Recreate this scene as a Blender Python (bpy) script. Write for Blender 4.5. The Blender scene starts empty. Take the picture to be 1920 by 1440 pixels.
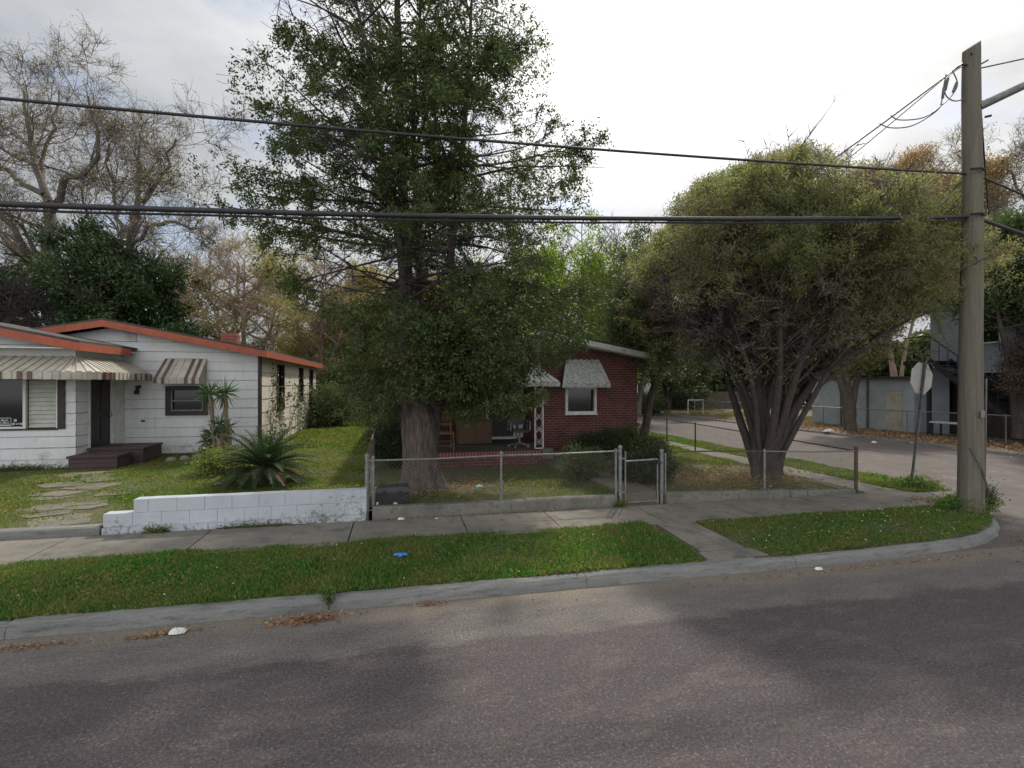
import bpy, math
import numpy as np
from mathutils import Vector
R = math.radians
PI = math.pi
rng = np.random.default_rng(7)
C = bpy.context.scene.collection
scn = bpy.context.scene

# ---------------------------------------------------------------- camera, sky, sun, exposure
cam_d = bpy.data.cameras.new("camera"); cam = bpy.data.objects.new("camera", cam_d); C.objects.link(cam)
cam.location = (0, 0, 2.5); cam.rotation_euler = (R(90), 0, -R(12.34))
cam_d.lens = 18; cam_d.sensor_width = 36; cam_d.clip_end = 900; cam_d.clip_start = 0.05
scn.camera = cam
SUN_AZ, SUN_EL = 33.0, 47.0          # clockwise from +Y, elevation
sd = Vector((math.sin(R(SUN_AZ))*math.cos(R(SUN_EL)), math.cos(R(SUN_AZ))*math.cos(R(SUN_EL)), math.sin(R(SUN_EL))))
w = bpy.data.worlds.new("World"); scn.world = w; w.use_nodes = True
nt = w.node_tree; nt.nodes.clear()
def N(t, **k):
    n = nt.nodes.new(t)
    for a, b in k.items(): setattr(n, a, b)
    return n
def L(a, b): nt.links.new(a, b)
out = N('ShaderNodeOutputWorld'); mixs = N('ShaderNodeMixShader')
bg1 = N('ShaderNodeBackground'); bg2 = N('ShaderNodeBackground')
sky = N('ShaderNodeTexSky', sky_type='NISHITA'); sky.sun_disc = False
sky.sun_elevation = R(SUN_EL); sky.sun_rotation = R(SUN_AZ); sky.air_density = 1.0; sky.dust_density = 1.5
L(sky.outputs[0], bg1.inputs[0]); bg1.inputs[1].default_value = 0.12
tc = N('ShaderNodeTexCoord')
dp = N('ShaderNodeVectorMath', operation='DOT_PRODUCT'); L(tc.outputs['Generated'], dp.inputs[0]); dp.inputs[1].default_value = sd
ramp = N('ShaderNodeValToRGB')                      # brighter towards the veiled sun; unseen sky behind camera raised to light front walls
L(dp.outputs['Value'], ramp.inputs[0])
cr = ramp.color_ramp; cr.elements[0].position = 0.0; cr.elements[0].color = (1.45, 1.46, 1.5, 1)
cr.elements[1].position = 1.0; cr.elements[1].color = (2.6, 2.55, 2.4, 1)
for p, c in ((0.26, (0.66, 0.68, 0.72, 1)), (0.48, (0.44, 0.46, 0.49, 1)), (0.72, (0.60, 0.62, 0.64, 1)), (0.87, (0.92, 0.92, 0.92, 1)), (0.95, (1.5, 1.5, 1.45, 1))):
    e = cr.elements.new(p); e.color = c
mp = N('ShaderNodeMapping'); mp.inputs['Scale'].default_value = (1, 1, 2.6); L(tc.outputs['Generated'], mp.inputs[0])
nz = N('ShaderNodeTexNoise'); nz.inputs['Scale'].default_value = 2.1; nz.inputs['Detail'].default_value = 9; nz.inputs['Roughness'].default_value = 0.58
nz.inputs['Distortion'].default_value = 0.3
L(mp.outputs[0], nz.inputs['Vector'])
mr = N('ShaderNodeMapRange'); L(nz.outputs[0], mr.inputs[0])
mr.inputs[1].default_value = 0.33; mr.inputs[2].default_value = 0.62; mr.inputs[3].default_value = 0.74; mr.inputs[4].default_value = 1.10
mc = N('ShaderNodeVectorMath', operation='SCALE'); L(ramp.outputs[0], mc.inputs[0]); L(mr.outputs[0], mc.inputs['Scale'])
L(mc.outputs[0], bg2.inputs[0]); bg2.inputs[1].default_value = 1.0
nz2 = N('ShaderNodeTexNoise'); nz2.inputs['Scale'].default_value = 3.2; nz2.inputs['Detail'].default_value = 7
mp2 = N('ShaderNodeMapping'); mp2.inputs['Scale'].default_value = (1, 1, 2.2); mp2.inputs['Location'].default_value = (3.1, 1.7, 0.4); L(tc.outputs['Generated'], mp2.inputs[0]); L(mp2.outputs[0], nz2.inputs['Vector'])
mr2 = N('ShaderNodeMapRange'); L(nz2.outputs[0], mr2.inputs[0])
mr2.inputs[1].default_value = 0.34; mr2.inputs[2].default_value = 0.46; mr2.inputs[3].default_value = 0.45; mr2.inputs[4].default_value = 1.0
L(mr2.outputs[0], mixs.inputs[0]); L(bg1.outputs[0], mixs.inputs[1]); L(bg2.outputs[0], mixs.inputs[2]); L(mixs.outputs[0], out.inputs[0])
sl = bpy.data.lights.new("sun", 'SUN'); sun = bpy.data.objects.new("sun", sl); C.objects.link(sun)
sl.energy = 3.0; sl.angle = R(2.6); sl.color = (1.0, 0.93, 0.82)
sun.rotation_euler = sd.to_track_quat('Z', 'Y').to_euler()
scn.view_settings.view_transform = 'Standard'; scn.view_settings.look = 'None'
scn.view_settings.exposure = 0.17; scn.view_settings.gamma = 1; scn.view_settings.use_curve_mapping = False
scn.cycles.max_bounces = 6; scn.cycles.transparent_max_bounces = 8; scn.cycles.transmission_bounces = 4

# ---------------------------------------------------------------- materials
MATS = {}
def nm(name):
    m = bpy.data.materials.new(name); m.use_nodes = True
    t = m.node_tree; b = t.nodes['Principled BSDF']; MATS[name] = m
    return m, t, b
def tn(t, ty, **k):
    n = t.nodes.new(ty)
    for a, b in k.items(): setattr(n, a, b)
    return n
def c4(c): return (c[0], c[1], c[2], 1)
def noise(t, scale, detail=5, rough=0.6, vec=None, stretch=None):
    n = tn(t, 'ShaderNodeTexNoise'); n.inputs['Scale'].default_value = scale; n.inputs['Detail'].default_value = detail
    n.inputs['Roughness'].default_value = rough
    if vec is None: vec = tn(t, 'ShaderNodeTexCoord').outputs['Object']
    if stretch:
        m = tn(t, 'ShaderNodeMapping'); m.inputs['Scale'].default_value = stretch; t.links.new(vec, m.inputs[0]); vec = m.outputs[0]
    t.links.new(vec, n.inputs['Vector']); return n.outputs[0]
def rmap(t, v, a, b, c=0., d=1.):
    n = tn(t, 'ShaderNodeMapRange'); t.links.new(v, n.inputs[0])
    for i, x in enumerate((a, b, c, d)): n.inputs[i+1].default_value = x
    return n.outputs[0]
def cmix(t, f, a, b, mode='MIX'):
    n = tn(t, 'ShaderNodeMix', data_type='RGBA', blend_type=mode)
    if hasattr(f, 'links') or hasattr(f, 'is_linked'): t.links.new(f, n.inputs[0])
    else: n.inputs[0].default_value = f
    for i, x in ((6, a), (7, b)):
        if isinstance(x, tuple): n.inputs[i].default_value = c4(x)
        else: t.links.new(x, n.inputs[i])
    return n.outputs[2]
def bump(t, b, h, s=0.3, d=0.02):
    n = tn(t, 'ShaderNodeBump'); n.inputs['Strength'].default_value = s; n.inputs['Distance'].default_value = d
    t.links.new(h, n.inputs['Height']); t.links.new(n.outputs[0], b.inputs['Normal'])
def simple(name, c1, c2=None, scale=4, rough=0.7, metal=0., bs=0.0, lo=0.35, hi=0.65, detail=5, stretch=None, bscale=None):
    m, t, b = nm(name)
    b.inputs['Roughness'].default_value = rough; b.inputs['Metallic'].default_value = metal
    if c2 is None: c2 = tuple(x*0.7 for x in c1)
    n = noise(t, scale, detail, stretch=stretch)
    t.links.new(cmix(t, rmap(t, n, lo, hi), c1, c2), b.inputs['Base Color'])
    if bs: bump(t, b, noise(t, bscale or scale*4, 4, stretch=stretch), bs)
    return m
def leafmat(name, c1, c2, c3=None, scale=0.6, trans=0.45, rough=0.55, c3w=0.2):
    """leaf colour varies leaf by leaf (face attribute) and clump by clump"""
    m, t, b = nm(name)
    a = tn(t, 'ShaderNodeAttribute', attribute_name='tint')
    n = noise(t, scale, 3)
    base = cmix(t, rmap(t, n, 0.35, 0.65), c1, c2)
    f = rmap(t, a.outputs['Fac'], 0, 1, 0.6, 1.4)
    v = tn(t, 'ShaderNodeVectorMath', operation='SCALE'); t.links.new(base, v.inputs[0]); t.links.new(f, v.inputs['Scale'])
    col = v.outputs[0]
    if c3: col = cmix(t, rmap(t, a.outputs['Fac'], 1-c3w, 1-c3w+0.02), col, c3)
    t.links.new(col, b.inputs['Base Color']); b.inputs['Roughness'].default_value = rough
    b.inputs['Specular IOR Level'].default_value = 0.3
    tr = tn(t, 'ShaderNodeBsdfTranslucent'); hs = tn(t, 'ShaderNodeHueSaturation'); hs.inputs['Saturation'].default_value = 1.15; hs.inputs['Value'].default_value = 1.5
    t.links.new(col, hs.inputs['Color']); t.links.new(hs.outputs[0], tr.inputs[0])
    mx = tn(t, 'ShaderNodeMixShader'); mx.inputs[0].default_value = trans
    o = t.nodes['Material Output']; t.links.new(b.outputs[0], mx.inputs[1]); t.links.new(tr.outputs[0], mx.inputs[2]); t.links.new(mx.outputs[0], o.inputs[0])
    return m

# asphalt: dark overlay, paler dusty gutter, speckled stone
def asphalt(name, main=True):
    m, t, b = nm(name)
    tc_ = tn(t, 'ShaderNodeTexCoord').outputs['Object']
    sx = tn(t, 'ShaderNodeSeparateXYZ'); t.links.new(tc_, sx.inputs[0])
    big = noise(t, 0.45, 4, vec=tc_, stretch=(0.5, 1.3, 1)); mid = noise(t, 2.2, 6, 0.7, vec=tc_, stretch=(0.6, 1.5, 1)); fine = noise(t, 120, 3, 0.8, vec=tc_)
    dark = cmix(t, rmap(t, big, 0.3, 0.7), (0.068, 0.057, 0.061), (0.096, 0.083, 0.084))
    dark = cmix(t, rmap(t, mid, 0.50, 0.75), dark, (0.135, 0.117, 0.106))
    pale = cmix(t, rmap(t, mid, 0.35, 0.7), (0.120, 0.110, 0.104), (0.180, 0.162, 0.145))
    if main:
        ma = tn(t, 'ShaderNodeMath', operation='ADD'); t.links.new(sx.outputs[1], ma.inputs[0])
        t.links.new(rmap(t, mid, 0.2, 0.8, -0.16, 0.16), ma.inputs[1])
        edge = rmap(t, ma.outputs[0], 4.86, 5.02)
        mx_ = tn(t, 'ShaderNodeMath', operation='ADD'); t.links.new(sx.outputs[0], mx_.inputs[0]); t.links.new(rmap(t, big, 0.2, 0.8, -1.2, 1.2), mx_.inputs[1])
        side = rmap(t, mx_.outputs[0], 7.4, 9.4, 0, 0.8)
        mm = tn(t, 'ShaderNodeMath', operation='MAXIMUM'); t.links.new(edge, mm.inputs[0]); t.links.new(side, mm.inputs[1])
        y2 = rmap(t, sx.outputs[1], 2.4, 4.6, 0, 1)
        m3 = tn(t, 'ShaderNodeMath', operation='MULTIPLY'); t.links.new(mm.outputs[0], m3.inputs[0]); t.links.new(y2, m3.inputs[1])
        col = cmix(t, m3.outputs[0], dark, pale)
        d1 = tn(t, 'ShaderNodeMath', operation='ADD'); t.links.new(sx.outputs[1], d1.inputs[0]); t.links.new(rmap(t, noise(t, 1.1, 5, vec=tc_, stretch=(0.4, 1, 1)), 0.25, 0.75, -0.35, 0.35), d1.inputs[1])
        dust = rmap(t, d1.outputs[0], 5.50, 5.80, 0, 0.75)
        col = cmix(t, dust, col, (0.225, 0.190, 0.150))
    else:
        col = cmix(t, rmap(t, noise(t, 0.9, 6, 0.7, vec=tc_, stretch=(1.6, 0.5, 1)), 0.40, 0.62), pale, (0.125, 0.098, 0.094))
        col = cmix(t, rmap(t, noise(t, 1.7, 6, 0.75, vec=tc_), 0.55, 0.68, 0, 0.7), col, (0.26, 0.215, 0.175))
    # aggregate speckle
    vo = tn(t, 'ShaderNodeTexVoronoi'); vo.inputs['Scale'].default_value = 105; t.links.new(tc_, vo.inputs['Vector'])
    vsep = tn(t, 'ShaderNodeSeparateColor'); t.links.new(vo.outputs['Color'], vsep.inputs[0])
    col = cmix(t, rmap(t, fine, 0.38, 0.62, 0, 0.55), col, cmix(t, 0.5, col, (0.028, 0.026, 0.026)))
    lt = rmap(t, vsep.outputs[0], 0.84, 1.0, 0, 0.4)
    col = cmix(t, lt, col, (0.27, 0.25, 0.23))
    gr_ = rmap(t, noise(t, 38, 4, 0.8, vec=tc_), 0.36, 0.64, 0.62, 1.38)
    vs = tn(t, 'ShaderNodeVectorMath', operation='SCALE'); t.links.new(col, vs.inputs[0]); t.links.new(gr_, vs.inputs['Scale']); col = vs.outputs[0]
    t.links.new(col, b.inputs['Base Color']); b.inputs['Roughness'].default_value = 0.9; b.inputs['Specular IOR Level'].default_value = 0.25
    bump(t, b, fine, 0.5, 0.006)
    return m
asphalt('asphalt'); asphalt('asphalt_side', False)

def concrete(name, c1, c2, c3, s=1.0, stretch=None):
    m, t, b = nm(name)
    tc_ = tn(t, 'ShaderNodeTexCoord').outputs['Object']
    a = noise(t, 0.9*s, 6, 0.65, vec=tc_, stretch=stretch); f = noise(t, 4*s, 7, 0.75, vec=tc_, stretch=stretch); g = noise(t, 60, 3, vec=tc_)
    col = cmix(t, rmap(t, a, 0.35, 0.65), c1, c2)
    col = cmix(t, rmap(t, f, 0.50, 0.66, 0, 0.85), col, c3)
    col = cmix(t, rmap(t, g, 0.4, 0.75, 0, 0.35), col, tuple(x*0.5 for x in c3))
    t.links.new(col, b.inputs['Base Color']); b.inputs['Roughness'].default_value = 0.9
    bump(t, b, g, 0.35, 0.004); return m
concrete('sidewalk_concrete', (0.24, 0.215, 0.175), (0.15, 0.14, 0.12), (0.085, 0.08, 0.068))
concrete('kerb_concrete', (0.24, 0.24, 0.22), (0.155, 0.16, 0.155), (0.085, 0.085, 0.08), 1.6, (0.5, 3, 3))
concrete('old_concrete', (0.20, 0.19, 0.165), (0.13, 0.13, 0.11), (0.06, 0.062, 0.05), 2.4)
concrete('path_stone', (0.20, 0.18, 0.135), (0.14, 0.125, 0.095), (0.09, 0.085, 0.06), 2)
simple('joint_dirt', (0.05, 0.042, 0.032), (0.025, 0.022, 0.018), 8, 0.95)

def soil(name, c1, c2, c3):
    m, t, b = nm(name)
    a = noise(t, 0.8, 6, 0.65); f = noise(t, 14, 5, 0.7)
    col = cmix(t, rmap(t, a, 0.35, 0.65), c1, c2); col = cmix(t, rmap(t, f, 0.45, 0.7), col, c3)
    t.links.new(col, b.inputs['Base Color']); b.inputs['Roughness'].default_value = 0.95
    bump(t, b, f, 0.6, 0.03); return m
soil('lawn_soil', (0.07, 0.085, 0.03), (0.11, 0.10, 0.045), (0.05, 0.05, 0.022))
soil('verge_soil', (0.055, 0.075, 0.025), (0.09, 0.08, 0.04), (0.04, 0.04, 0.02))
soil('bare_soil', (0.16, 0.135, 0.085), (0.13, 0.095, 0.06), (0.09, 0.06, 0.04))
leafmat('grass_lush', (0.095, 0.165, 0.032), (0.165, 0.185, 0.055), (0.30, 0.26, 0.12), 0.9, 0.5, c3w=0.10)
leafmat('grass_verge', (0.068, 0.185, 0.032), (0.155, 0.195, 0.055), (0.29, 0.22, 0.11), 1.3, 0.48, c3w=0.15)
leafmat('grass_dry', (0.16, 0.21, 0.05), (0.22, 0.18, 0.08), (0.30, 0.21, 0.12), 0.9, 0.3, c3w=0.3)
simple('clover_flower', (0.7, 0.7, 0.62), (0.5, 0.52, 0.42), 9, 0.7)
simple('grass_flower', (0.6, 0.6, 0.45), (0.5, 0.5, 0.3), 9, 0.7)

# white boards: weathered paint
m, t, b = nm('white_boards')
tc_ = tn(t, 'ShaderNodeTexCoord').outputs['Object']
col = cmix(t, rmap(t, noise(t, 1.3, 5, vec=tc_), 0.35, 0.7), (0.64, 0.66, 0.67), (0.54, 0.55, 0.54))
col = cmix(t, rmap(t, noise(t, 5, 6, 0.75, vec=tc_, stretch=(0.7, 0.7, 1.6)), 0.60, 0.72, 0, 0.75), col, (0.30, 0.29, 0.25))
col = cmix(t, rmap(t, noise(t, 2.6, 6, 0.7, vec=tc_, stretch=(3, 3, 0.35)), 0.50, 0.72, 0, 0.35), col, (0.40, 0.38, 0.33))
s_ = tn(t, 'ShaderNodeSeparateXYZ'); t.links.new(tc_, s_.inputs[0])
ad = tn(t, 'ShaderNodeMath', operation='ADD'); t.links.new(noise(t, 3.5, 6, 0.75, vec=tc_), ad.inputs[0]); t.links.new(rmap(t, s_.outputs[2], 0.0, 0.7, 0.16, -0.14), ad.inputs[1])
col = cmix(t, rmap(t, ad.outputs[0], 0.52, 0.68, 0, 0.8), col, (0.27, 0.255, 0.20))
t.links.new(col, b.inputs['Base Color']); b.inputs['Roughness'].default_value = 0.6
bump(t, b, noise(t, 30, 4, vec=tc_, stretch=(1, 1, 0.2)), 0.15, 0.01)
m, t, b = nm('white_shingles')     # grooved side cladding
tc_ = tn(t, 'ShaderNodeTexCoord').outputs['Object']
col = cmix(t, rmap(t, noise(t, 9, 6, 0.75, vec=tc_, stretch=(1, 3, 0.5)), 0.45, 0.72, 0, 0.9), (0.62, 0.58, 0.50), (0.30, 0.25, 0.17))
t.links.new(col, b.inputs['Base Color']); b.inputs['Roughness'].default_value = 0.75
bump(t, b, noise(t, 12, 3, vec=tc_, stretch=(1, 4, 0.1)), 0.5, 0.02)

def brick(name, axis, c1, c2, mortar):
    m, t, b = nm(name)
    tc_ = tn(t, 'ShaderNodeTexCoord').outputs['Object']; s = tn(t, 'ShaderNodeSeparateXYZ'); t.links.new(tc_, s.inputs[0])
    cb = tn(t, 'ShaderNodeCombineXYZ'); t.links.new(s.outputs[axis], cb.inputs[0]); t.links.new(s.outputs[2], cb.inputs[1])
    bt = tn(t, 'ShaderNodeTexBrick'); t.links.new(cb.outputs[0], bt.inputs['Vector'])
    bt.inputs['Color1'].default_value = c4(c1); bt.inputs['Color2'].default_value = c4(c2); bt.inputs['Mortar'].default_value = c4(mortar)
    bt.inputs['Scale'].default_value = 1; bt.inputs['Brick Width'].default_value = 0.21; bt.inputs['Row Height'].default_value = 0.072
    bt.inputs['Mortar Size'].default_value = 0.009; bt.inputs['Mortar Smooth'].default_value = 0.3; bt.inputs['Bias'].default_value = 0.0
    col = cmix(t, rmap(t, noise(t, 2.2, 6, vec=tc_), 0.35, 0.7), bt.outputs[0], (0.62, 0.58, 0.55), 'MULTIPLY')
    t.links.new(col, b.inputs['Base Color']); b.inputs['Roughness'].default_value = 0.85
    n = tn(t, 'ShaderNodeMath', operation='SUBTRACT'); n.inputs[0].default_value = 1; t.links.new(bt.outputs[1], n.inputs[1])
    bump(t, b, n.outputs[0], 0.6, 0.008); return m
brick('brick_front', 0, (0.155, 0.040, 0.032), (0.095, 0.025, 0.024), (0.19, 0.14, 0.125))
brick('brick_side', 1, (0.155, 0.040, 0.032), (0.095, 0.025, 0.024), (0.19, 0.14, 0.125))
m, t, b = nm('soldier_brick')
tc_ = tn(t, 'ShaderNodeTexCoord').outputs['Object']; s_ = tn(t, 'ShaderNodeSeparateXYZ'); t.links.new(tc_, s_.inputs[0])
cb = tn(t, 'ShaderNodeCombineXYZ'); t.links.new(s_.outputs[2], cb.inputs[0]); t.links.new(s_.outputs[0], cb.inputs[1])
bt = tn(t, 'ShaderNodeTexBrick'); t.links.new(cb.outputs[0], bt.inputs['Vector']); bt.inputs['Scale'].default_value = 1
bt.inputs['Color1'].default_value = (0.24, 0.055, 0.04, 1); bt.inputs['Color2'].default_value = (0.17, 0.04, 0.032, 1); bt.inputs['Mortar'].default_value = (0.30, 0.24, 0.2, 1)
bt.inputs['Brick Width'].default_value = 2; bt.inputs['Row Height'].default_value = 0.08; bt.inputs['Mortar Size'].default_value = 0.008
t.links.new(bt.outputs[0], b.inputs['Base Color']); b.inputs['Roughness'].default_value = 0.85

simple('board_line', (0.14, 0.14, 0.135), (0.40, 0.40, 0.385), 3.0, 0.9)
simple('orange_fascia', (0.40, 0.085, 0.035), (0.27, 0.065, 0.03), 5, 0.6, detail=6)
simple('dark_trim', (0.035, 0.022, 0.018), (0.02, 0.014, 0.012), 6, 0.6)
simple('white_paint', (0.68, 0.68, 0.64), (0.52, 0.52, 0.48), 6, 0.55)
simple('white_block_paint', (0.60, 0.64, 0.68), (0.46, 0.49, 0.52), 2.2, 0.7, bs=0.3, bscale=40)
m, t, b = nm('block_paint')
tc_ = tn(t, 'ShaderNodeTexCoord').outputs['Object']; s_ = tn(t, 'ShaderNodeSeparateXYZ'); t.links.new(tc_, s_.inputs[0])
col = cmix(t, rmap(t, noise(t, 1.2, 5, vec=tc_), 0.35, 0.7), (0.48, 0.515, 0.55), (0.36, 0.385, 0.41))
n1 = noise(t, 16, 7, 0.8, vec=tc_); lowm = rmap(t, s_.outputs[2], -0.05, 0.34, 0.11, -0.03)
ad = tn(t, 'ShaderNodeMath', operation='ADD'); t.links.new(n1, ad.inputs[0]); t.links.new(lowm, ad.inputs[1])
n0 = rmap(t, noise(t, 0.7, 3, vec=tc_), 0.35, 0.6, -0.09, 0.05)
ad2 = tn(t, 'ShaderNodeMath', operation='ADD'); t.links.new(ad.outputs[0], ad2.inputs[0]); t.links.new(n0, ad2.inputs[1])
col = cmix(t, rmap(t, ad2.outputs[0], 0.555, 0.64, 0, 0.85), col, (0.13, 0.135, 0.12))
t.links.new(col, b.inputs['Base Color']); b.inputs['Roughness'].default_value = 0.75; bump(t, b, noise(t, 50, 4, vec=tc_), 0.3, 0.006)
simple('roof_shingle', (0.075, 0.07, 0.065), (0.045, 0.043, 0.04), 12, 0.9, bs=0.3)
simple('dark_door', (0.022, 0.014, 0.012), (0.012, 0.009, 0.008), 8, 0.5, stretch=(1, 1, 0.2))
simple('step_wood', (0.062, 0.038, 0.034), (0.04, 0.022, 0.02), 3, 0.7, stretch=(0.3, 3, 3), bs=0.2)
simple('awning_cream', (0.46, 0.43, 0.36), (0.30, 0.28, 0.23), 3.5, 0.55, detail=8, lo=0.4, hi=0.72)
simple('awning_brown', (0.13, 0.075, 0.065), (0.09, 0.055, 0.05), 4, 0.5)
simple('awning_white', (0.50, 0.52, 0.48), (0.26, 0.28, 0.24), 14, 0.6, detail=8, lo=0.42, hi=0.62)
m, t, b = nm('window_glass'); b.inputs['Base Color'].default_value = (0.012, 0.013, 0.015, 1); b.inputs['Roughness'].default_value = 0.08; b.inputs['Specular IOR Level'].default_value = 0.5
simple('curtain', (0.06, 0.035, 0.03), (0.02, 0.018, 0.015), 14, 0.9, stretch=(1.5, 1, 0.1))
simple('blind', (0.44, 0.46, 0.40), (0.36, 0.37, 0.32), 5, 0.6)
simple('sign_print', (0.5, 0.53, 0.55), (0.3, 0.33, 0.35), 30, 0.6)
simple('galvanised', (0.24, 0.245, 0.24), (0.15, 0.15, 0.145), 14, 0.6, 0.4)
simple('fence_wire', (0.26, 0.255, 0.24), (0.13, 0.11, 0.09), 6, 0.55, 0.5)
simple('rusty_pipe', (0.13, 0.085, 0.06), (0.07, 0.05, 0.042), 7, 0.8, 0.2)
leafmat('moss_grey', (0.15, 0.16, 0.11), (0.11, 0.12, 0.08), None, 2, 0.4)
simple('bark', (0.135, 0.108, 0.088), (0.045, 0.036, 0.03), 5, 0.95, bs=0.9, bscale=9, stretch=(5, 5, 0.7), detail=8)
simple('bark_dark', (0.085, 0.068, 0.062), (0.04, 0.033, 0.03), 5, 0.95, bs=0.8, bscale=8, stretch=(5, 5, 0.7), detail=8)
simple('bark_grey', (0.15, 0.13, 0.108), (0.08, 0.068, 0.055), 1.6, 0.95, detail=6)
simple('twig_purple', (0.25, 0.195, 0.185), (0.16, 0.12, 0.11), 1.2, 0.9)
simple('twig_brown', (0.34, 0.26, 0.20), (0.22, 0.16, 0.12), 0.8, 0.9)
leafmat('cedar_leaf', (0.052, 0.090, 0.024), (0.084, 0.105, 0.030), (0.13, 0.09, 0.05), 0.8, 0.22, c3w=0.07)
leafmat('olive_leaf', (0.175, 0.210, 0.075), (0.235, 0.230, 0.108), (0.24, 0.165, 0.12), 0.7, 0.55, c3w=0.12)
leafmat('magnolia_leaf', (0.028, 0.062, 0.020), (0.05, 0.08, 0.026), (0.08, 0.09, 0.05), 0.5, 0.2, rough=0.35, c3w=0.06)
leafmat('lime_leaf', (0.22, 0.30, 0.05), (0.15, 0.22, 0.04), None, 0.8, 0.6)
leafmat('yellow_leaf', (0.28, 0.29, 0.08), (0.26, 0.21, 0.09), (0.34, 0.2, 0.09), 0.5, 0.5)
leafmat('bud_leaf', (0.30, 0.28, 0.12), (0.26, 0.20, 0.10), None, 0.4, 0.5)
leafmat('ochre_leaf', (0.34, 0.24, 0.11), (0.26, 0.21, 0.10), (0.36, 0.17, 0.10), 0.4, 0.5)
leafmat('red_leaf', (0.13, 0.06, 0.055), (0.08, 0.09, 0.045), (0.14, 0.05, 0.04), 0.7, 0.4)
leafmat('shrub_leaf', (0.085, 0.125, 0.04), (0.055, 0.09, 0.032), (0.15, 0.14, 0.07), 1.2, 0.3)
leafmat('dark_shrub_leaf', (0.032, 0.052, 0.022), (0.045, 0.066, 0.027), None, 1.2, 0.25)
leafmat('palm_leaf', (0.020, 0.045, 0.014), (0.035, 0.062, 0.018), (0.16, 0.15, 0.08), 2, 0.2, rough=0.6, c3w=0.05)
leafmat('palm_dead', (0.20, 0.12, 0.06), (0.12, 0.07, 0.04), None, 2, 0.3)
leafmat('yucca_leaf', (0.05, 0.10, 0.035), (0.08, 0.13, 0.05), None, 2, 0.3, rough=0.4)
leafmat('dry_leaf', (0.30, 0.17, 0.09), (0.20, 0.11, 0.06), (0.38, 0.27, 0.16), 3, 0.2)
simple('yucca_stem', (0.24, 0.19, 0.13), (0.14, 0.11, 0.08), 9, 0.95, bs=0.5, stretch=(1, 1, 4))
m, t, b = nm('pole_wood')
tc_ = tn(t, 'ShaderNodeTexCoord').outputs['Object']
col = cmix(t, rmap(t, noise(t, 3, 7, 0.7, vec=tc_, stretch=(6, 6, 0.35)), 0.35, 0.65), (0.160, 0.146, 0.112), (0.088, 0.082, 0.064))
col = cmix(t, rmap(t, noise(t, 0.8, 4, vec=tc_), 0.5, 0.62, 0, 0.6), col, (0.12, 0.125, 0.065))
t.links.new(col, b.inputs['Base Color']); b.inputs['Roughness'].default_value = 0.9; bump(t, b, noise(t, 5, 6, vec=tc_, stretch=(9, 9, 0.3)), 0.6, 0.02)
simple('cable_black', (0.03, 0.03, 0.032), (0.018, 0.018, 0.02), 8, 0.6)
simple('cable_grey', (0.12, 0.12, 0.12), (0.07, 0.07, 0.07), 8, 0.5)
simple('sign_back', (0.36, 0.35, 0.32), (0.28, 0.27, 0.24), 3, 0.5, 0.3)
simple('sign_red', (0.45, 0.03, 0.03), (0.4, 0.03, 0.03), 3, 0.5)
simple('green_post', (0.14, 0.155, 0.145), (0.08, 0.09, 0.085), 6, 0.6, 0.4)
simple('black_plastic', (0.018, 0.018, 0.021), (0.01, 0.01, 0.012), 6, 0.4)
simple('blue_nitrile', (0.05, 0.24, 0.72), (0.03, 0.16, 0.55), 14, 0.4)
simple('white_paper', (0.72, 0.72, 0.70), (0.55, 0.55, 0.52), 12, 0.8)
simple('teal_can', (0.12, 0.38, 0.32), (0.6, 0.62, 0.6), 18, 0.4)
simple('grey_stucco', (0.27, 0.30, 0.345), (0.21, 0.235, 0.27), 0.9, 0.9, bs=0.2)
simple('pale_block', (0.36, 0.40, 0.43), (0.28, 0.31, 0.33), 1.3, 0.85, bs=0.2)
simple('far_white', (0.50, 0.54, 0.50), (0.40, 0.43, 0.40), 1.5, 0.8)
simple('dark_steel', (0.03, 0.03, 0.035), (0.02, 0.02, 0.02), 5, 0.6, 0.3)
simple('tan_wood', (0.22, 0.13, 0.075), (0.14, 0.08, 0.045), 4, 0.6, stretch=(1, 1, 0.3))
simple('brown_board', (0.125, 0.075, 0.048), (0.09, 0.055, 0.036), 2, 0.8)
simple('porch_slab', (0.10, 0.09, 0.08), (0.065, 0.06, 0.055), 4, 0.8)
simple('tile_red', (0.30, 0.10, 0.06), (0.2, 0.07, 0.05), 4, 0.8)
M = MATS

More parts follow.
